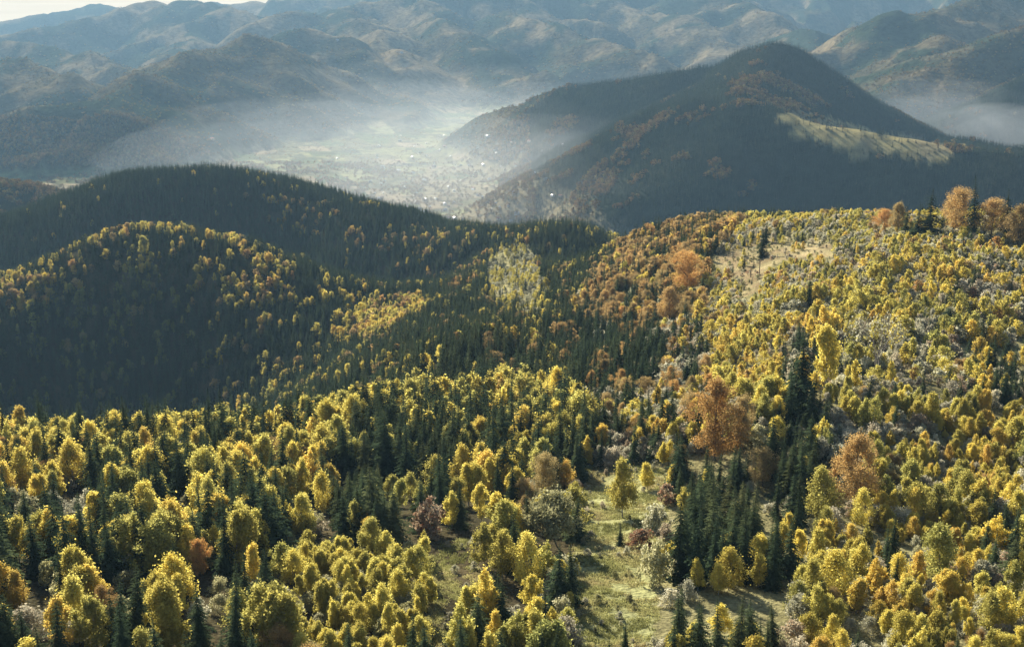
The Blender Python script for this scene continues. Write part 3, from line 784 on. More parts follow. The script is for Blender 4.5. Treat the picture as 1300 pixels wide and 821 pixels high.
# single trees the photograph shows plainly: (kind, column, foot row, height in rows, width factor, tint, label)
KEY = [
    ('birch', 790, 657, 77, .82, .42, 'lone yellow birch with a bare thin trunk in the middle of the grassy clearing'),
    ('willow', 707, 692, 74, 1.0, .3, 'broad round grey-olive bare-stemmed tree at the left edge of the grassy clearing'),
    ('bush', 832, 674, 34, .9, .5, 'round pale bush on the grass right of the lone clearing birch'),
    ('spruce', 787, 692, 32, 1.0, .2, 'small dark spruce on the grass just below the lone clearing birch'),
    ('bush', 813, 694, 22, 1.5, .93, 'low reddish brown bush beside the small dark spruce in the clearing'),
    ('bush', 829, 742, 58, .62, .36, 'tall narrow pale bush at the right edge of the clearing'),
    ('bush', 845, 640, 26, 1.0, .9, 'brown bush at the right rim of the clearing below the hillside'),
    ('birch', 822, 622, 36, 1.1, .45, 'small yellow birch close behind the lone clearing birch'),
    ('beech', 693, 632, 58, .9, .1, 'round golden tree behind the grey-olive tree at the clearing'),
    ('birch', 718, 622, 38, 1.0, .8, 'orange-yellow low tree touching the round golden tree by the clearing'),
    ('birch', 611, 664, 52, .9, .5, 'egg-shaped bright yellow birch in front of the dark spruces left of clearing'),
    ('birch', 586, 620, 56, .9, .6, 'golden birch standing against the dark spruce group'),
    ('birch', 623, 634, 56, .8, .55, 'slim golden birch right of the dark spruce group'),
    ('birch', 638, 735, 66, 1.0, .42, 'bushy yellow birch at the lower left of the grey-olive tree'),
    ('birch', 672, 745, 70, 1.0, .45, 'tall yellow birch just left of the grassy clearing bottom'),
    ('birch', 615, 720, 60, 1.0, .35, 'pale yellow birch beside the small glade'),
    ('bush', 545, 680, 50, 1.0, .9, 'brownish grey bush beside the egg-shaped yellow birch'),
    ('birch', 574, 672, 50, .9, .4, 'yellow birch between the brownish bush and the egg-shaped birch'),
    ('birch', 472, 705, 52, 1.1, .25, 'greenish yellow round birch in front of the dark spruce group'),
    ('spruce', 345, 712, 108, 1.4, .25, 'tall broad spruce with drooping boughs among the birches'),
    ('spruce', 142, 744, 86, 1.5, .2, 'broad dark spruce low among the birches near the lower edge'),
    ('spruce', 48, 732, 92, 1.4, .1, 'dark spruce in shade near the lower left corner'),
    ('spruce', 258, 545, 36, 1.5, .4, 'spruce rising above the far rim of the birch belt'),
    ('spruce', 228, 640, 50, .8, .2, 'slim dark spruce squeezed between golden birches'),
    ('birch', 195, 735, 78, 1.2, .2, 'big greenish yellow birch right of the broad low spruce'),
    ('birch', 95, 620, 62, 1.1, .6, 'golden round birch near the left edge of the belt'),
    ('birch', 30, 625, 58, 1.2, .55, 'old-gold broad birch at the far left of the belt'),
    ('birch', 385, 640, 60, .75, .5, 'narrow yellow birch behind the tall broad spruce'),
    ('birch', 410, 650, 52, .9, .55, 'rounded golden birch right behind the tall broad spruce'),
    ('beech', 255, 735, 54, .8, .75, 'low russet tree between yellow birches near the lower edge'),
    ('spruce', 490, 610, 98, 1.1, .2, 'tallest spruce of the dark group'),
    ('spruce', 517, 622, 92, 1.0, .15, 'tall spruce at the right of the dark group'),
    ('spruce', 440, 610, 84, 1.0, .3, 'tall dark spruce at the left end of the dark group'),
    ('spruce', 650, 640, 62, .9, .2, 'dark spruce between the slim golden birch and the round golden tree'),
    ('spruce', 632, 640, 66, .8, .25, 'narrow dark spruce behind the egg-shaped yellow birch'),
    ('beech', 907, 585, 104, .86, .72, 'large rust-orange tree standing highest on the hillside right of the clearing'),
    ('beech', 940, 570, 70, .7, .2, 'straw-coloured tree leaning against the large rust-orange tree'),
    ('spruce', 1014, 526, 120, 1.15, .2, 'tallest dark spruce standing alone on the right hillside'),
    ('spruce', 1002, 535, 66, .9, .25, 'shorter dark spruce on the left of the tallest hillside spruce'),
    ('spruce', 1028, 540, 74, .8, .3, 'slim spruce at the foot of the tallest hillside spruce'),
    ('birch', 1048, 500, 88, .8, .5, 'airy golden birch right beside the tallest hillside spruce'),
    ('bare', 1115, 476, 78, 1.0, .5, 'bare brown tree with thin upright branches on the right hillside'),
    ('beech', 1085, 645, 96, .95, .5, 'broad pale orange tree in the middle of the right hillside'),
    ('beech', 968, 618, 50, .9, .2, 'straw yellow flat-topped tree above the dark spruce stand'),
    ('spruce', 1178, 302, 60, 1.25, .3, 'dark broad spruce on the crest beside the orange crest tree'),
    ('spruce', 1163, 303, 46, 1.2, .2, 'smaller dark spruce on the crest, first from the orange bush side'),
    ('beech', 1212, 296, 52, 1.0, .5, 'orange round crest tree between two dark spruces'),
    ('spruce', 1236, 300, 74, .95, .15, 'narrow tall dark spruce on the crest right of the orange tree'),
    ('beech', 1258, 300, 44, 1.0, .5, 'orange-brown round tree on the crest by the narrow spruce'),
    ('spruce', 1277, 298, 56, 1.2, .3, 'dark spruce behind the orange-brown crest trees'),
    ('beech', 1292, 312, 48, 1.0, .35, 'brown round tree on the crest at the right end'),
    ('beech', 1140, 296, 36, 1.0, .2, 'tan tree on the crest left of the dark spruces'),
    ('spruce', 1150, 300, 38, 1.2, .3, 'smallest dark spruce on the crest beside the tan tree'),
    ('beech', 1122, 292, 24, 1.2, .75, 'low rust tree on the crest left of the tan tree'),
    ('spruce', 1296, 300, 50, 1.1, .25, 'dark spruce at the right end of the crest'),
    ('birch', 1190, 738, 74, 1.25, .15, 'large olive-yellow round birch low on the right hillside'),
    ('birch', 963, 745, 46, 1.1, .5, 'small bright yellow birch in front of the dark spruce stand'),
    ('birch', 886, 750, 44, .9, .45, 'slender yellow birch before the dark spruce stand'),
    ('birch', 912, 755, 42, 1.0, .5, 'yellow birch between two others before the dark spruce stand'),
    ('birch', 1060, 760, 62, 1.3, .5, 'broad bright yellow birch right of the dark spruce stand'),
    ('birch', 1090, 745, 58, .8, .45, 'slim yellow birch behind the broad bright one by the stand'),
    ('birch', 1046, 660, 66, 1.0, .3, 'greenish yellow birch below the broad pale orange tree'),
    ('birch', 1095, 670, 52, .8, .4, 'narrow yellow birch right below the broad pale orange tree'),
    ('birch', 183, 327, 25, 1.2, .3, 'single round bright yellow birch on the shadowed hill crest'),
    ('spruce', 862, 738, 132, .85, .3, 'tallest spruce of the dark stand beside the clearing'),
    ('spruce', 884, 745, 118, .8, .1, 'second spruce of the dark stand from the clearing'),
    ('spruce', 905, 735, 96, .9, .1, 'third spruce of the dark stand from the clearing'),
    ('spruce', 946, 738, 84, 1.0, .3, 'spruce in the middle of the dark stand'),
    ('spruce', 980, 748, 84, 1.0, .25, 'front spruce at the right half of the dark stand'),
    ('spruce', 1003, 735, 84, 1.0, .2, 'spruce at the right end of the dark stand'),
    ('spruce', 1012, 690, 78, .9, .3, 'rear spruce at the right end of the dark stand'),
    ('spruce', 985, 660, 66, .9, .35, 'rear spruce above the middle of the dark stand'),
    ('beech', 872, 372, 50, 1.0, .68, 'dark orange tree at the shaded edge of the beech slope'),
    ('beech', 850, 410, 44, 1.0, .45, 'brown tree below the dark orange one on the beech slope'),
    ('spruce', 968, 327, 40, .9, .35, 'spruce standing on the saddle meadow near the poles'),
    ('spruce', 972, 308, 32, .9, .3, 'spruce behind the one on the saddle meadow'),
    ('spruce', 944, 345, 26, .9, .3, 'small spruce on the slope left of the poles'),
]

# ------------------------------------------------------------------ things
def link_tree(kind, x, y, z, h, wide, tint, label, group, variant, rot):
    name, cat = {'spruce': ('spruce_tree', 'spruce'), 'birch': ('birch_tree', 'birch'), 'beech': ('beech_tree', 'beech'), 'bush': ('bush', 'bush'),
                 'willow': ('willow_tree', 'tree'), 'bare': ('bare_tree', 'tree')}[kind]
    crown, trunk, h0 = PROTO[kind][variant % len(PROTO[kind])]
    r = bpy.data.objects.new(name, None); r.empty_display_size = 1; C.objects.link(r)
    s = h / h0
    r.location = (x, y, z + CZ); r.rotation_euler = (random.gauss(0, .035), random.gauss(0, .035), rot); q = random.uniform(.9, 1.12); r.scale = (s * wide * q, s * wide / q, s)
    r['label'] = label; r['category'] = cat
    if group:
        r['group'] = group
    pn = ('foliage', 'stem') if kind == 'bush' else ('crown', 'trunk')
    for n, me in zip(pn, (crown, trunk)):
        if me is None:
            continue
        o = bpy.data.objects.new(n, me); C.objects.link(o); o.parent = r; o['tint'] = float(tint)
    return r


c, t = make_bare(501, 12, 14, .30, 1.3)
PROTO['willow'] = [(c.build('willow_crown', [M_BUSH]), t.build('willow_trunk', [M_TWIG]), 12.0)]
c, t = make_bare(505, 15, 1, .22, .9)
PROTO['bare'] = [(c.build('bare_crown', [M_BUSH]), t.build('bare_trunk', [M_TWIG]), 15.0)]
# true heights of the two grown trees
for k in ('willow', 'bare'):
    me = PROTO[k][0][1]
    zs = np.zeros(len(me.vertices) * 3, np.float32); me.vertices.foreach_get('co', zs)
    PROTO[k] = [(PROTO[k][0][0], me, float(zs[2::3].max()))]

keys = []
for kind, u, v, ph, wide, tint, label in KEY:
    x, y, z = ground_at(u, v)
    h = ph * y / F * 1.07
    # when the ground falls away from the ray (behind a rim) the foot may be hidden: keep the top where it is seen
    keys.append((kind, x, y, z, h, wide, tint, label, u, v - ph * .5))
KXY = np.array([[q[1], q[2]] for q in keys])
KH = np.array([q[4] for q in keys])
# clear the seats of the single trees, and what would stand in front of them
drop = np.zeros(len(TX), bool)
ub, vb = project(TX, TY, TZ); ut, vt = project(TX, TY, TZ + TH)
for (kind, x, y, z, h, wide, tint, label, ku, kv) in keys:
    rad = {'spruce': .16, 'birch': .2, 'beech': .36, 'bush': .42, 'willow': .4, 'bare': .2}[kind] * h * wide
    drop |= np.hypot(TX - x, TY - y) < rad
    pxr = rad / y * F
    front = (TY < y) & (TY > y - (190 if kv < 290 else 90)) & (np.abs(ub - ku) < pxr * .7 + .16 * TH / TY * F) & (vt < project(x, y, z + h * .25)[1])
    drop |= front
TX, TY, TZ, TK, TH, TT = (a[~drop] for a in (TX, TY, TZ, TK, TH, TT))

# which of the rest show largest: these are trees of their own
ub, vb = project(TX, TY, TZ); ut, vt = project(TX, TY, TZ + TH)
inframe = (ub > 4) & (ub < 1296) & (vt > 0) & (vt < 800) & (vb < 850)
single = np.zeros(len(TX), bool)
for kind in ('spruce', 'birch', 'beech', 'bush'):
    want = 292 - sum(1 for q in keys if q[0] == kind)
    if kind == 'beech':
        want = 230
    idx = np.nonzero((TK == kind) & inframe)[0]
    idx = idx[np.argsort(-(TH[idx] / TY[idx]))][:want]
    single[idx] = True

# labels: where a tree stands, told from the nearest landmark
MARKS = [(ku, kv, lab) for (_, _, _, _, _, _, _, _, ku, kv), lab in zip(keys, [None] * len(keys))]
SHORT = {
    0: 'the lone clearing birch', 1: 'the grey-olive clearing tree', 8: 'the round golden tree', 10: 'the egg-shaped yellow birch', 19: 'the tall drooping spruce',
    20: 'the broad low spruce', 21: 'the dark corner spruce', 22: 'the rim spruce above the belt', 30: 'the dark spruce group', 35: 'the large rust-orange tree', 37: 'the tallest hillside spruce', 41: 'the bare brown tree',
    42: 'the broad pale orange tree', 43: 'the straw yellow tree', 46: 'the orange crest tree', 55: 'the large olive-yellow birch', 64: 'the tallest spruce of the stand', 59: 'the broad bright yellow birch',
    72: 'the dark orange slope tree', 74: 'the saddle meadow spruce', 24: 'the big greenish birch', 25: 'the golden belt birch', 26: 'the old-gold birch', 15: 'the pale birch by the glade', 18: 'the greenish round birch', 50: 'the brown crest tree', 63: 'the bright birch on the shadowed crest',
}
LM = [(keys[i][8], keys[i][9], s) for i, s in SHORT.items()]
LM += [(640, 350, 'the pale valley strip'), (270, 560, 'the far birch belt rim'), (430, 560, 'the upper birch belt'), (600, 490, 'the yellow birch knoll'), (760, 500, 'the gully above the clearing'), (800, 560, 'the mouth of the gully'),
       (1250, 460, 'the small right edge conifers'), (1180, 560, 'the silvery thicket'), (1260, 620, 'the right edge thicket'), (1260, 740, 'the lower right corner thicket'), (940, 440, 'the slope below the saddle'), (1130, 370, 'the yellow crest slope'), (460, 745, 'the low bright birches'), (760, 790, 'the lower end of the clearing'), (340, 790, 'the lowest birches of the belt'), (950, 790, 'the foot of the dark stand'), (1120, 790, 'the lowest hillside trees')]
LMA = np.array([(a, b) for a, b, _ in LM], float)
ORD = ['nearest', 'second nearest', 'third nearest', 'fourth nearest', 'fifth nearest', 'sixth nearest', 'seventh nearest', 'eighth nearest', 'ninth nearest', 'tenth nearest', 'eleventh nearest', 'twelfth nearest']
TENS = ['thirteenth', 'fourteenth', 'fifteenth', 'sixteenth', 'seventeenth', 'eighteenth', 'nineteenth', 'twentieth', 'twenty-first', 'twenty-second', 'twenty-third', 'twenty-fourth', 'twenty-fifth', 'twenty-sixth', 'twenty-seventh', 'twenty-eighth', 'twenty-ninth', 'thirtieth']
ORD += [t + ' nearest' for t in TENS] + ['farther'] * 60
DIRS = ['right of', 'behind and right of', 'behind', 'behind and left of', 'left of', 'below and left of', 'below', 'below and right of']


def look(kind, t):
    if kind == 'spruce':
        return 'blackish green spruce' if t < .3 else 'dark green spruce'
    if kind == 'birch':
        return 'greenish yellow birch' if t < .25 else 'yellow birch' if t < .55 else 'golden birch'
    if kind == 'beech':
        return 'tan broad tree' if t < .35 else 'orange broad tree' if t < .7 else 'rust broad tree'
    return 'olive bush' if t < .3 else 'grey-green bush' if t < .55 else 'silvery bush' if t < .75 else 'brown bush'


GROUPS = {'spruce': 'spruces of the near woods', 'birch': 'birches of the near woods', 'beech': 'autumn broadleaf trees of the near woods', 'bush': 'bushes of the near slopes'}
for kind, x, y, z, h, wide, tint, label, ku, kv in keys:
    link_tree(kind, x, y, z, h, wide, tint, label, GROUPS.get(kind), int(ku * 7 + kv) % 5, (ku * 1.7 + kv) % 6.28)
sid = np.nonzero(single)[0]
mu, mv = (ub + ut) / 2, (vb + vt) / 2
rows = {}
for i in sid:
    d = LMA - [mu[i], mv[i]]
    k = int(np.argmin((d ** 2).sum(1)))
    dx, dy = -d[k]
    dr = DIRS[int(round(math.atan2(-dy, dx) / (PI / 4))) % 8]
    lk = look(TK[i], TT[i])
    rows.setdefault((lk, k, dr), []).append((math.hypot(dx, dy), i))
for (lk, k, dr), L_ in rows.items():
    L_.sort()
    for rank, (_, i) in enumerate(L_):
        lab = f'{lk} {ORD[rank]} {dr} {LM[k][2]}' if len(L_) > 1 else f'only {lk} close {dr} {LM[k][2]}'
        kd = str(TK[i])
        link_tree(kd, TX[i], TY[i], TZ[i], TH[i], RNG.uniform(.8, 1.25), TT[i], lab, GROUPS[kd], int(RNG.integers(60)), RNG.uniform(0, 6.28))


# ------------------------------------------------------------------ massed woods (stuff)
LEAN = np.random.default_rng(99)


def gn_scatter(name, meshes, pts, scl, rot, tint, idx, label):
    me = bpy.data.meshes.new(name)
    me.vertices.add(len(pts)); me.vertices.foreach_set('co', np.asarray(pts, np.float32).ravel())
    a = me.attributes.new('tint', 'FLOAT', 'POINT'); a.data.foreach_set('value', np.asarray(tint, np.float32))
    a = me.attributes.new('pick', 'INT', 'POINT'); a.data.foreach_set('value', np.asarray(idx, np.int32))
    a = me.attributes.new('size', 'FLOAT_VECTOR', 'POINT'); a.data.foreach_set('vector', np.asarray(scl, np.float32).ravel())
    a = me.attributes.new('turn', 'FLOAT_VECTOR', 'POINT'); a.data.foreach_set('vector', np.stack([LEAN.normal(0, .045, len(pts)), LEAN.normal(0, .045, len(pts)), rot], 1).astype(np.float32).ravel())
    o = bpy.data.objects.new(name, me); C.objects.link(o)
    o['kind'] = 'stuff'; o['label'] = label
    ng = bpy.data.node_groups.new(name + '_scatter', 'GeometryNodeTree')
    ng.interface.new_socket('Geometry', in_out='INPUT', socket_type='NodeSocketGeometry')
    ng.interface.new_socket('Geometry', in_out='OUTPUT', socket_type='NodeSocketGeometry')
    N, L = ng.nodes, ng.links
    gi, go = N.new('NodeGroupInput'), N.new('NodeGroupOutput')
    iop = N.new('GeometryNodeInstanceOnPoints'); iop.inputs['Pick Instance'].default_value = True
    jn = N.new('GeometryNodeJoinGeometry')
    for m in reversed(meshes):      # each new link into the join comes first
        po = bpy.data.objects.new(m.name, m)
        oi = N.new('GeometryNodeObjectInfo'); oi.inputs['Object'].default_value = po; oi.inputs['As Instance'].default_value = False
        g2i = N.new('GeometryNodeGeometryToInstance'); L.new(oi.outputs['Geometry'], g2i.inputs[0]); L.new(g2i.outputs[0], jn.inputs[0])
    def attr(nm, ty):
        n = N.new('GeometryNodeInputNamedAttribute'); n.data_type = ty; n.inputs['Name'].default_value = nm
        return n.outputs['Attribute']
    L.new(gi.outputs[0], iop.inputs['Points']); L.new(jn.outputs[0], iop.inputs['Instance'])
    L.new(attr('pick', 'INT'), iop.inputs['Instance Index'])
    e2r = N.new('FunctionNodeEulerToRotation'); L.new(attr('turn', 'FLOAT_VECTOR'), e2r.inputs[0]); L.new(e2r.outputs[0], iop.inputs['Rotation'])
    L.new(attr('size', 'FLOAT_VECTOR'), iop.inputs['Scale'])
    L.new(iop.outputs[0], go.inputs[0])
    md = o.modifiers.new('scatter', 'NODES'); md.node_group = ng
    return o


STUFF = {'spruce': ('spruce_forest', 20.0, 'dense dark spruce forest covering the shaded hills and the valley'), 'birch': ('birch_forest', 14.0, 'yellow birch woods on the hill crests and the sunny slope'),
         'beech': ('beech_forest', 16.0, 'orange beech woods on the slope above the valley'), 'bush': ('thicket_undergrowth', 5.0, 'grey-green and silvery thicket covering the hillside')}
for kind, (name, h0, lab) in STUFF.items():
    k = (TK == kind) & ~single
    n = int(k.sum())
    s = TH[k] / h0
    w = s * RNG.uniform(.78, 1.25, n)
    fine = TY[k] < 470
    gn_scatter(name, MID[kind] + NEARM[kind], np.stack([TX[k], TY[k], TZ[k] + CZ], 1), np.stack([w, w, s], 1), RNG.uniform(0, 6.28, n), TT[k], np.where(fine, 5 + RNG.integers(0, len(NEARM[kind]), n), RNG.integers(0, 5, n)), lab)
    print(name, n)


def woods_far():
    X, Y = [], []
    y = 2050.0
    while y < 9800:
        cell = 8.5 if y < 4300 else 8.5 + (y - 4300) * .0042
        w = y * .45 + 30
        xs = np.arange(-w, w, cell)
        X.append(xs + RNG.uniform(-.5, .5, len(xs)) * cell); Y.append(y + RNG.uniform(-.5, .5, len(xs)) * cell)
        y += cell * (1 if y < 4300 else 1.0)
    X = np.concatenate(X); Y = np.concatenate(Y)
    Z = height(X, Y)
    k = seen(X, Y, Z + 18) & (np.abs(X) < Y * .44)
    X, Y, Z = X[k], Y[k], Z[k]
    u, v = project(X, Y, Z)
    n = len(X)
    n3 = fbm(X / 420, Y / 420, 311); n4 = fbm(X / 170, Y / 170, 313); n5 = fbm(X / 60, Y / 60, 317)
    r = RNG.random(n)
    fl = Z < FLOOR + 26 + 60 * sstep(450, 1300, X) * sstep(2600, 3300, Y)
    keep = np.ones(n, bool)
    bald = (n4 + n3 * .6 > .22) & (Y > 5200)
    keep &= ~(bald & (r < .75))
    keep &= ~(inpoly(u, v, HMEADOW, 11) & (r < .88))
    sun = inpoly(u, v, [(540, 200), (600, 166), (680, 158), (740, 152), (772, 172), (738, 205), (728, 235), (790, 290), (540, 300)], 20)  # the tan meadows at the hill foot, where trees are thinned
    keep &= ~(sun & (n4 + n5 * .8 > -.08) & (r < .80 * sstep(160, 50, Z - FLOOR)))
    keep &= ~(fl & (n5 < .12) & (r < .93))
    keep &= ~(fl & (r < .5))
    hill = (Y < 4400) & (X > 60) & ~fl
    q = RNG.random(n)
    conf = np.where(hill, q < np.clip(1 - .8 * sstep(.3, .55, n4 + n5 * .6), .2, 1), q < np.clip(.35 - n3 * .9, .05, .85))
    conf &= ~(fl & (q < .75))
    idx = np.where(conf, RNG.integers(0, 4, n), RNG.integers(4, 8, n))
    tint = np.where(conf, RNG.uniform(0, .42, n), RNG.uniform(.56, 1, n))
    sc = np.where(Y < 4300, 1.0, 1 + (Y - 4300) / 6500)
    hs = RNG.uniform(.60, .95, n) * np.where(Y > 4400, .55, 1) * (1 + (sc - 1) * .3) * np.where(fl, .6, 1)
    ws = RNG.uniform(.75, 1.2, n) * sc * np.where(Y > 4400, .8, 1) * np.where(fl, .8, 1)
    keep &= ~((Y > 4400) & (RNG.random(n) < .72))
    k = keep & seen(X, Y, Z + hs * 17 + 5)
    print('far woods', int(k.sum()))
    m = int(k.sum())
    gn_scatter('far_woods', FARM, np.stack([X[k], Y[k], Z[k] + CZ], 1), np.stack([ws[k], ws[k], hs[k]], 1), RNG.uniform(0, 6.28, m), tint[k], idx[k], 'far mixed woods on the mountain flanks and along the valley fields')


woods_far()

# grass of the clearing
xs = RNG.uniform(-40, 90, 60000); ys = RNG.uniform(236, 430, 60000)
zs = height(xs, ys)
gu, gv = project(xs, ys, zs)
k = (inpoly(gu, gv, CLEARING) | inpoly(gu, gv, GLADE)) & (fbm(xs / 7, ys / 7, 511, 2) > -.25)
xs, ys, zs = xs[k][:3200], ys[k][:3200], zs[k][:3200]
n = len(xs); s = RNG.uniform(.7, 1.6, n)
gn_scatter('grass', GT, np.stack([xs, ys, zs + CZ], 1), np.stack([s, s, s * .8], 1), RNG.uniform(0, 6.28, n), np.clip(.5 + .9 * fbm(xs / 12, ys / 12, 517, 2) + RNG.normal(size=n) * .12, 0, 1), RNG.integers(0, 3, n), 'tufted yellow-green grass of the clearing')


# ------------------------------------------------------------------ village houses and the poles
def plain(name, c, rough=.8, metal=0.0):
    m, nt, N, L = new_mat(name)
    b = N.new('ShaderNodeBsdfPrincipled'); b.inputs['Roughness'].default_value = rough; b.inputs['Metallic'].default_value = metal
    geo = N.new('ShaderNodeTexCoord'); no = N.new('ShaderNodeTexNoise'); no.inputs['Scale'].default_value = 1.3; L.new(geo.outputs['Object'], no.inputs[0])
    c2 = ramp(N, L, no.outputs[0], [(.3, tuple(q * .8 for q in c)), (.7, c)])
    L.new(c2, b.inputs['Base Color'])
    o = N.new('ShaderNodeOutputMaterial'); L.new(b.outputs[0], o.inputs[0])
    return m


WALLS = [plain('white_plaster', (.55, .54, .51)), plain('cream_plaster', (.5, .44, .34))]
ROOFS = [plain('tin_roof', (.4, .41, .42), .6, .2), plain('red_tiles', (.32, .12, .07)), plain('grey_roof', (.36, .36, .37), .5)]


def house_mesh(w, d, e, r, wm, rm):
    o = .5
    V = [(-w, -d, -2), (w, -d, -2), (w, d, -2), (-w, d, -2), (-w, -d, e), (w, -d, e), (w, d, e), (-w, d, e), (-w, 0, e + r), (w, 0, e + r)]
    Fq = [(0, 1, 5, 4), (1, 2, 6, 5), (2, 3, 7, 6), (3, 0, 4, 7)]
    Ft = [(4, 8, 7), (5, 6, 9)]
    k = len(V)
    s = r / d
    for sg in (-1, 1):      # two roof slabs with thickness
        b = len(V)
        y0, z0 = sg * (d + o), e - s * o + .1
        for dz in (0, .25):
            V += [(-w - o, y0, z0 + dz), (w + o, y0, z0 + dz), (w + o, 0, e + r + .1 + dz), (-w - o, 0, e + r + .1 + dz)]
        Fq += [(b, b + 1, b + 2, b + 3), (b + 4, b + 5, b + 6, b + 7), (b, b + 1, b + 5, b + 4), (b + 1, b + 2, b + 6, b + 5), (b + 3, b, b + 4, b + 7)]
    # chimney
    b = len(V)
    for z in (e + r * .5, e + r + 1.0):
        V += [(w * .4 - .4, -.9, z), (w * .4 + .4, -.9, z), (w * .4 + .4, -.1, z), (w * .4 - .4, -.1, z)]
    Fq += [(b + i, b + (i + 1) % 4, b + 4 + (i + 1) % 4, b + 4 + i) for i in range(4)] + [(b + 4, b + 5, b + 6, b + 7)]
    fm = [0] * 4 + [1] * 10 + [0] * 5 + [0] * 2
    return mesh_np('house', np.array(V), [np.array(Fq), np.array(Ft)], [wm, rm], fm)


HM = [house_mesh(6 + i % 3, 4.5 + (i % 2), 4.2 + (i % 3) * .9, 3.2, WALLS[i % 2 if i < 4 else 0], ROOFS[i % 3]) for i in range(6)]
BIG = house_mesh(22, 10, 7, 4, WALLS[0], ROOFS[0])
VILL = [(508, 180, 'white house with pale roof at the far end of the valley fields'), (596, 211, None), (581, 212, None), (651, 190, None), (662, 194, None), (606, 178, None), (612, 177, None), (633, 279, None), (645, 262, None), (482, 253, None), (492, 262, None), (530, 274, 'long bright building at the near edge of the valley village'), (270, 178, 'lone white house under the left spur'), (428, 53, 'white house high on the far mountain shoulder'), (510, 68, 'pale farmhouse on the dark mountain knob'), (541, 199, None), (550, 213, None), (470, 232, None), (440, 226, None), (455, 262, None)]
hr = random.Random(12)
for i in range(110):
    VILL.append((hr.gauss(565, 62), hr.uniform(172, 284), None))
vr = {}
hs = []
for u, v, lab in VILL:
    if not 330 < u < 790 and lab is None:
        continue
    x, y, z = ground_at(u, v, 2500, 9500)
    hs.append((x, y, z, u, v, lab))
zone_names = [('at the near edge of the valley village', 1), ('in the middle of the valley village', 1), ('at the far end of the valley village', 1)]
nz = {}
for x, y, z, u, v, lab in sorted(hs, key=lambda q: q[3]):
    me = BIG if lab and 'long' in lab else HM[hr.randrange(6)]
    o = bpy.data.objects.new('house', me); C.objects.link(o)
    o.location = (x, y, z + CZ); o.rotation_euler = (0, 0, hr.uniform(0, PI))
    k = 1.1 if lab else hr.uniform(.5, .8)
    o.scale = (k, k, k)
    if lab is None:
        zi = 0 if v > 248 else 1 if v > 208 else 2
        nz[zi] = nz.get(zi, 0) + 1
        wd = ['first', 'second', 'third', 'fourth', 'fifth', 'sixth', 'seventh', 'eighth', 'ninth', 'tenth', 'eleventh', 'twelfth', 'thirteenth', 'fourteenth', 'fifteenth', 'sixteenth', 'seventeenth', 'eighteenth', 'nineteenth', 'twentieth', 'twenty-first', 'twenty-second', 'twenty-third', 'twenty-fourth', 'twenty-fifth', 'twenty-sixth', 'twenty-seventh', 'twenty-eighth', 'twenty-ninth', 'thirtieth', 'thirty-first', 'thirty-second', 'thirty-third', 'thirty-fourth', 'thirty-fifth', 'thirty-sixth', 'thirty-seventh', 'thirty-eighth', 'thirty-ninth', 'fortieth'][min(nz[zi] - 1, 39)] if nz[zi] <= 40 else f'{nz[zi]}th'
        lab = f'tiny pale house {zone_names[zi][0]}, {wd} from the left'
    o['label'] = lab; o['category'] = 'house'; o['group'] = 'houses of the valley village'

M_WOOD = plain('weathered_wood', (.14, .09, .06))
for u, v, ph, lab in [(953, 352, 13, 'shorter T-shaped wooden pole on the slope below the saddle meadow'), (964, 349, 18, 'taller T-shaped wooden pole on the slope below the saddle meadow')]:
    x, y, z = ground_at(u, v)
    h = ph * y / F * 1.05
    r = bpy.data.objects.new('wooden_pole', None); C.objects.link(r); r.location = (x, y, z + CZ); r.rotation_euler = (0, 0, .15)
    r['label'] = lab; r['category'] = 'pole'; r['group'] = 'T-shaped poles by the saddle meadow'
    b = Bag(); b.tube([(0, 0, -.5), (0, 0, h * .5), (0, 0, h)], [.3, .28, .24], 8)
    o = bpy.data.objects.new('post', b.build('post', [M_WOOD])); C.objects.link(o); o.parent = r
    b = Bag(); b.tube([(-2.4, 0, h + .1), (0, 0, h + .15), (2.4, 0, h + .1)], [.28, .32, .28], 6); b.tube([(-1.3, .02, h - .1), (0, .02, h - 1.2)], [.1, .1], 5); b.tube([(1.3, .02, h - .1), (0, .02, h - 1.2)], [.1, .1], 5)
    o = bpy.data.objects.new('crossarm', b.build('crossarm', [M_WOOD])); C.objects.link(o); o.parent = r

# ------------------------------------------------------------------ air
def volume_mat(name, col, dens, aniso):
    m, nt, N, L = new_mat(name)
    v = N.new('ShaderNodeVolumePrincipled')
    v.inputs['Color'].default_value = (*col, 1); v.inputs['Density'].default_value = dens; v.inputs['Anisotropy'].default_value = aniso
    o = N.new('ShaderNodeOutputMaterial'); L.new(v.outputs[0], o.inputs['Volume'])
    return m


ztop = max(float(ZG.max()) + CZ + 35, CZ + 30); zbot = float(ZG.min()) + CZ - 1.5
bw = 14100.0
V = np.array([(sx * bw, sy * bw, z) for z in (zbot, ztop) for sx, sy in ((-1, -1), (1, -1), (1, 1), (-1, 1))])
Q = np.array([(3, 2, 1, 0), (4, 5, 6, 7), (0, 1, 5, 4), (1, 2, 6, 5), (2, 3, 7, 6), (3, 0, 4, 7)])
o = bpy.data.objects.new('haze', mesh_np('haze', V, [Q], [volume_mat('haze_air', (.25, .42, .58), 4.6e-5, .25)])); C.objects.link(o)
o['kind'] = 'stuff'; o['label'] = 'pale blue haze filling the valley air'


MISTS = {}


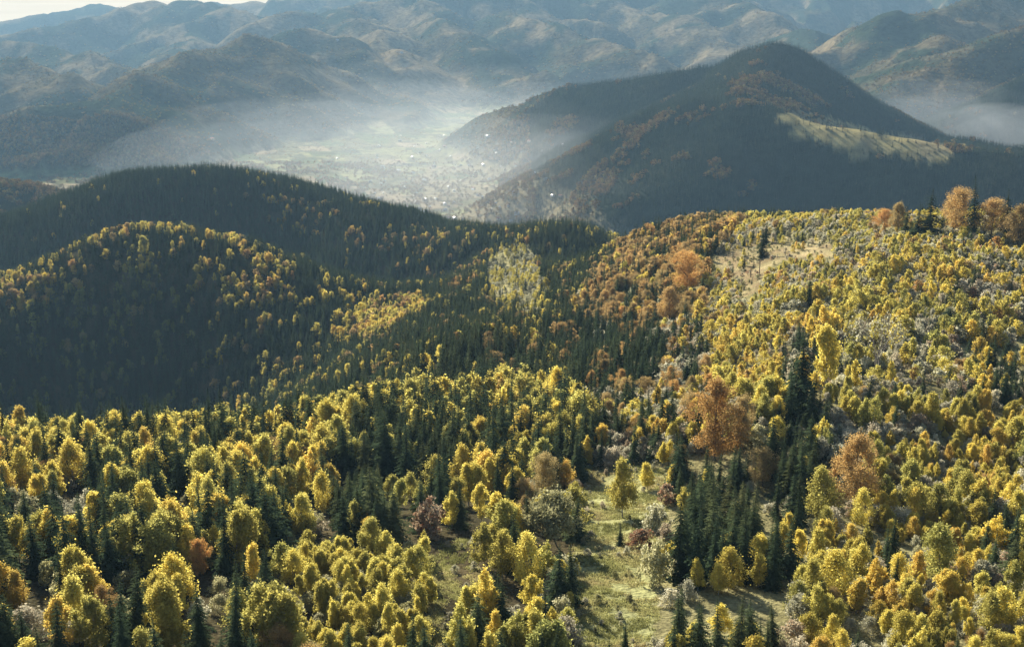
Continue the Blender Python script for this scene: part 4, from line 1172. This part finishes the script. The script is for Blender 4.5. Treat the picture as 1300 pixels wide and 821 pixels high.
def mist(u, v, Y, rx, ry, rz, dens, label):
    import bmesh
    x, y, z = wpt(u, v, Y)
    mat = volume_mat('mist_air', (.80, .86, .88), dens, .4)
    for k, f in enumerate((1.0, .78, .55)):         # three bodies inside one another: the edge thins out
        bm = bmesh.new()
        for q in bmesh.ops.create_icosphere(bm, subdivisions=5, radius=1.0)['verts']:
            n = float(vnoise(q.co.x * 1.9 + x, q.co.y * 1.9 + y, 9 + k)) * .2 + float(vnoise(q.co.x * 4.1 + y, q.co.z * 3 + q.co.y * 4, 19 + k)) * .14
            q.co *= f * (1 + n)
        me = bpy.data.meshes.new('mist'); bm.to_mesh(me); bm.free()
        me.materials.append(mat)
        o = bpy.data.objects.new('mist', me); C.objects.link(o)
        o.location = (x, y, z + CZ); o.scale = (rx, ry, rz)
        o['kind'] = 'stuff'; o['label'] = label


mist(560, 205, 4200, 1200, 1700, 210, 5.5e-5, 'sunlit mist lying over the valley village')
mist(610, 240, 3500, 600, 900, 190, 7e-5, 'thin sunlit mist over the meadows at the foot of the big hill')
mist(490, 150, 5500, 1400, 1000, 230, 2.8e-5, 'mist at the far end of the valley')
mist(1275, 172, 3850, 230, 260, 105, 3.2e-4, 'bright mist bank behind the right end of the hill saddle')
mist(1190, 150, 4100, 300, 260, 120, 1.6e-4, 'mist rising in the ravine behind the big hill')

# ------------------------------------------------------------------ light, sky, camera
EL, AZS = math.radians(27), math.radians(-25)
sd = Vector((math.sin(AZS) * math.cos(EL), math.cos(AZS) * math.cos(EL), math.sin(EL)))
sl = bpy.data.lights.new('sun', 'SUN'); sl.energy = 5.0; sl.angle = math.radians(.53); sl.color = (1, .93, .80)
so = bpy.data.objects.new('sun', sl); C.objects.link(so); so.rotation_euler = sd.to_track_quat('Z', 'Y').to_euler(); so.location = (0, 0, 2000)
w = bpy.data.worlds.new('World'); bpy.context.scene.world = w; w.use_nodes = True
N, L = w.node_tree.nodes, w.node_tree.links
N.clear()
sky = N.new('ShaderNodeTexSky'); sky.sky_type = 'NISHITA'; sky.sun_disc = False; sky.sun_elevation = EL; sky.sun_rotation = AZS; sky.air_density = 1.0; sky.dust_density = 1.6; sky.altitude = 800
tc = N.new('ShaderNodeTexCoord'); sx = N.new('ShaderNodeSeparateXYZ'); L.new(tc.outputs['Generated'], sx.inputs[0])
mp = N.new('ShaderNodeMapping'); mp.inputs['Scale'].default_value = (3, 3, 60); L.new(tc.outputs['Generated'], mp.inputs[0])
cn = N.new('ShaderNodeTexNoise'); cn.inputs['Scale'].default_value = 2.2; cn.inputs['Detail'].default_value = 5; L.new(mp.outputs[0], cn.inputs[0])
cr = ramp(N, L, cn.outputs[0], [(.35, (4.4, 3.5, 2.3)), (.65, (6.0, 4.9, 3.4))])
lo = N.new('ShaderNodeMapRange'); lo.inputs['From Min'].default_value = .30; lo.inputs['From Max'].default_value = .05; lo.inputs['To Max'].default_value = .92; L.new(sx.outputs['Z'], lo.inputs[0])
cm = N.new('ShaderNodeMixRGB'); L.new(lo.outputs[0], cm.inputs[0]); L.new(sky.outputs[0], cm.inputs[1]); L.new(cr, cm.inputs[2])
bg = N.new('ShaderNodeBackground'); bg.inputs[1].default_value = .08
L.new(cm.outputs[0], bg.inputs[0])
wo = N.new('ShaderNodeOutputWorld'); L.new(bg.outputs[0], wo.inputs[0])

sc = bpy.context.scene
cam = bpy.data.cameras.new('camera'); cam.sensor_width = 36; cam.lens = F / 1300 * 36; cam.shift_y = (V0 - 410.5) / 1300
cam.clip_start = 1; cam.clip_end = 90000
co = bpy.data.objects.new('camera', cam); C.objects.link(co); co.location = (0, 0, CZ); co.rotation_euler = (PI / 2 - PITCH, 0, 0)
sc.camera = co
sc.view_settings.view_transform = 'Standard'; sc.view_settings.look = 'None'; sc.view_settings.gamma = 1; sc.view_settings.exposure = 1.32
sc.render.engine = 'CYCLES'
cy = sc.cycles
cy.max_bounces = 4; cy.diffuse_bounces = 3; cy.glossy_bounces = 2; cy.transmission_bounces = 3; cy.volume_bounces = 0; cy.transparent_max_bounces = 8
cy.use_denoising = True
try:
    cy.denoiser = 'OPENIMAGEDENOISE'
except Exception:
    pass
cy.sample_clamp_indirect = 8
cy.use_adaptive_sampling = False
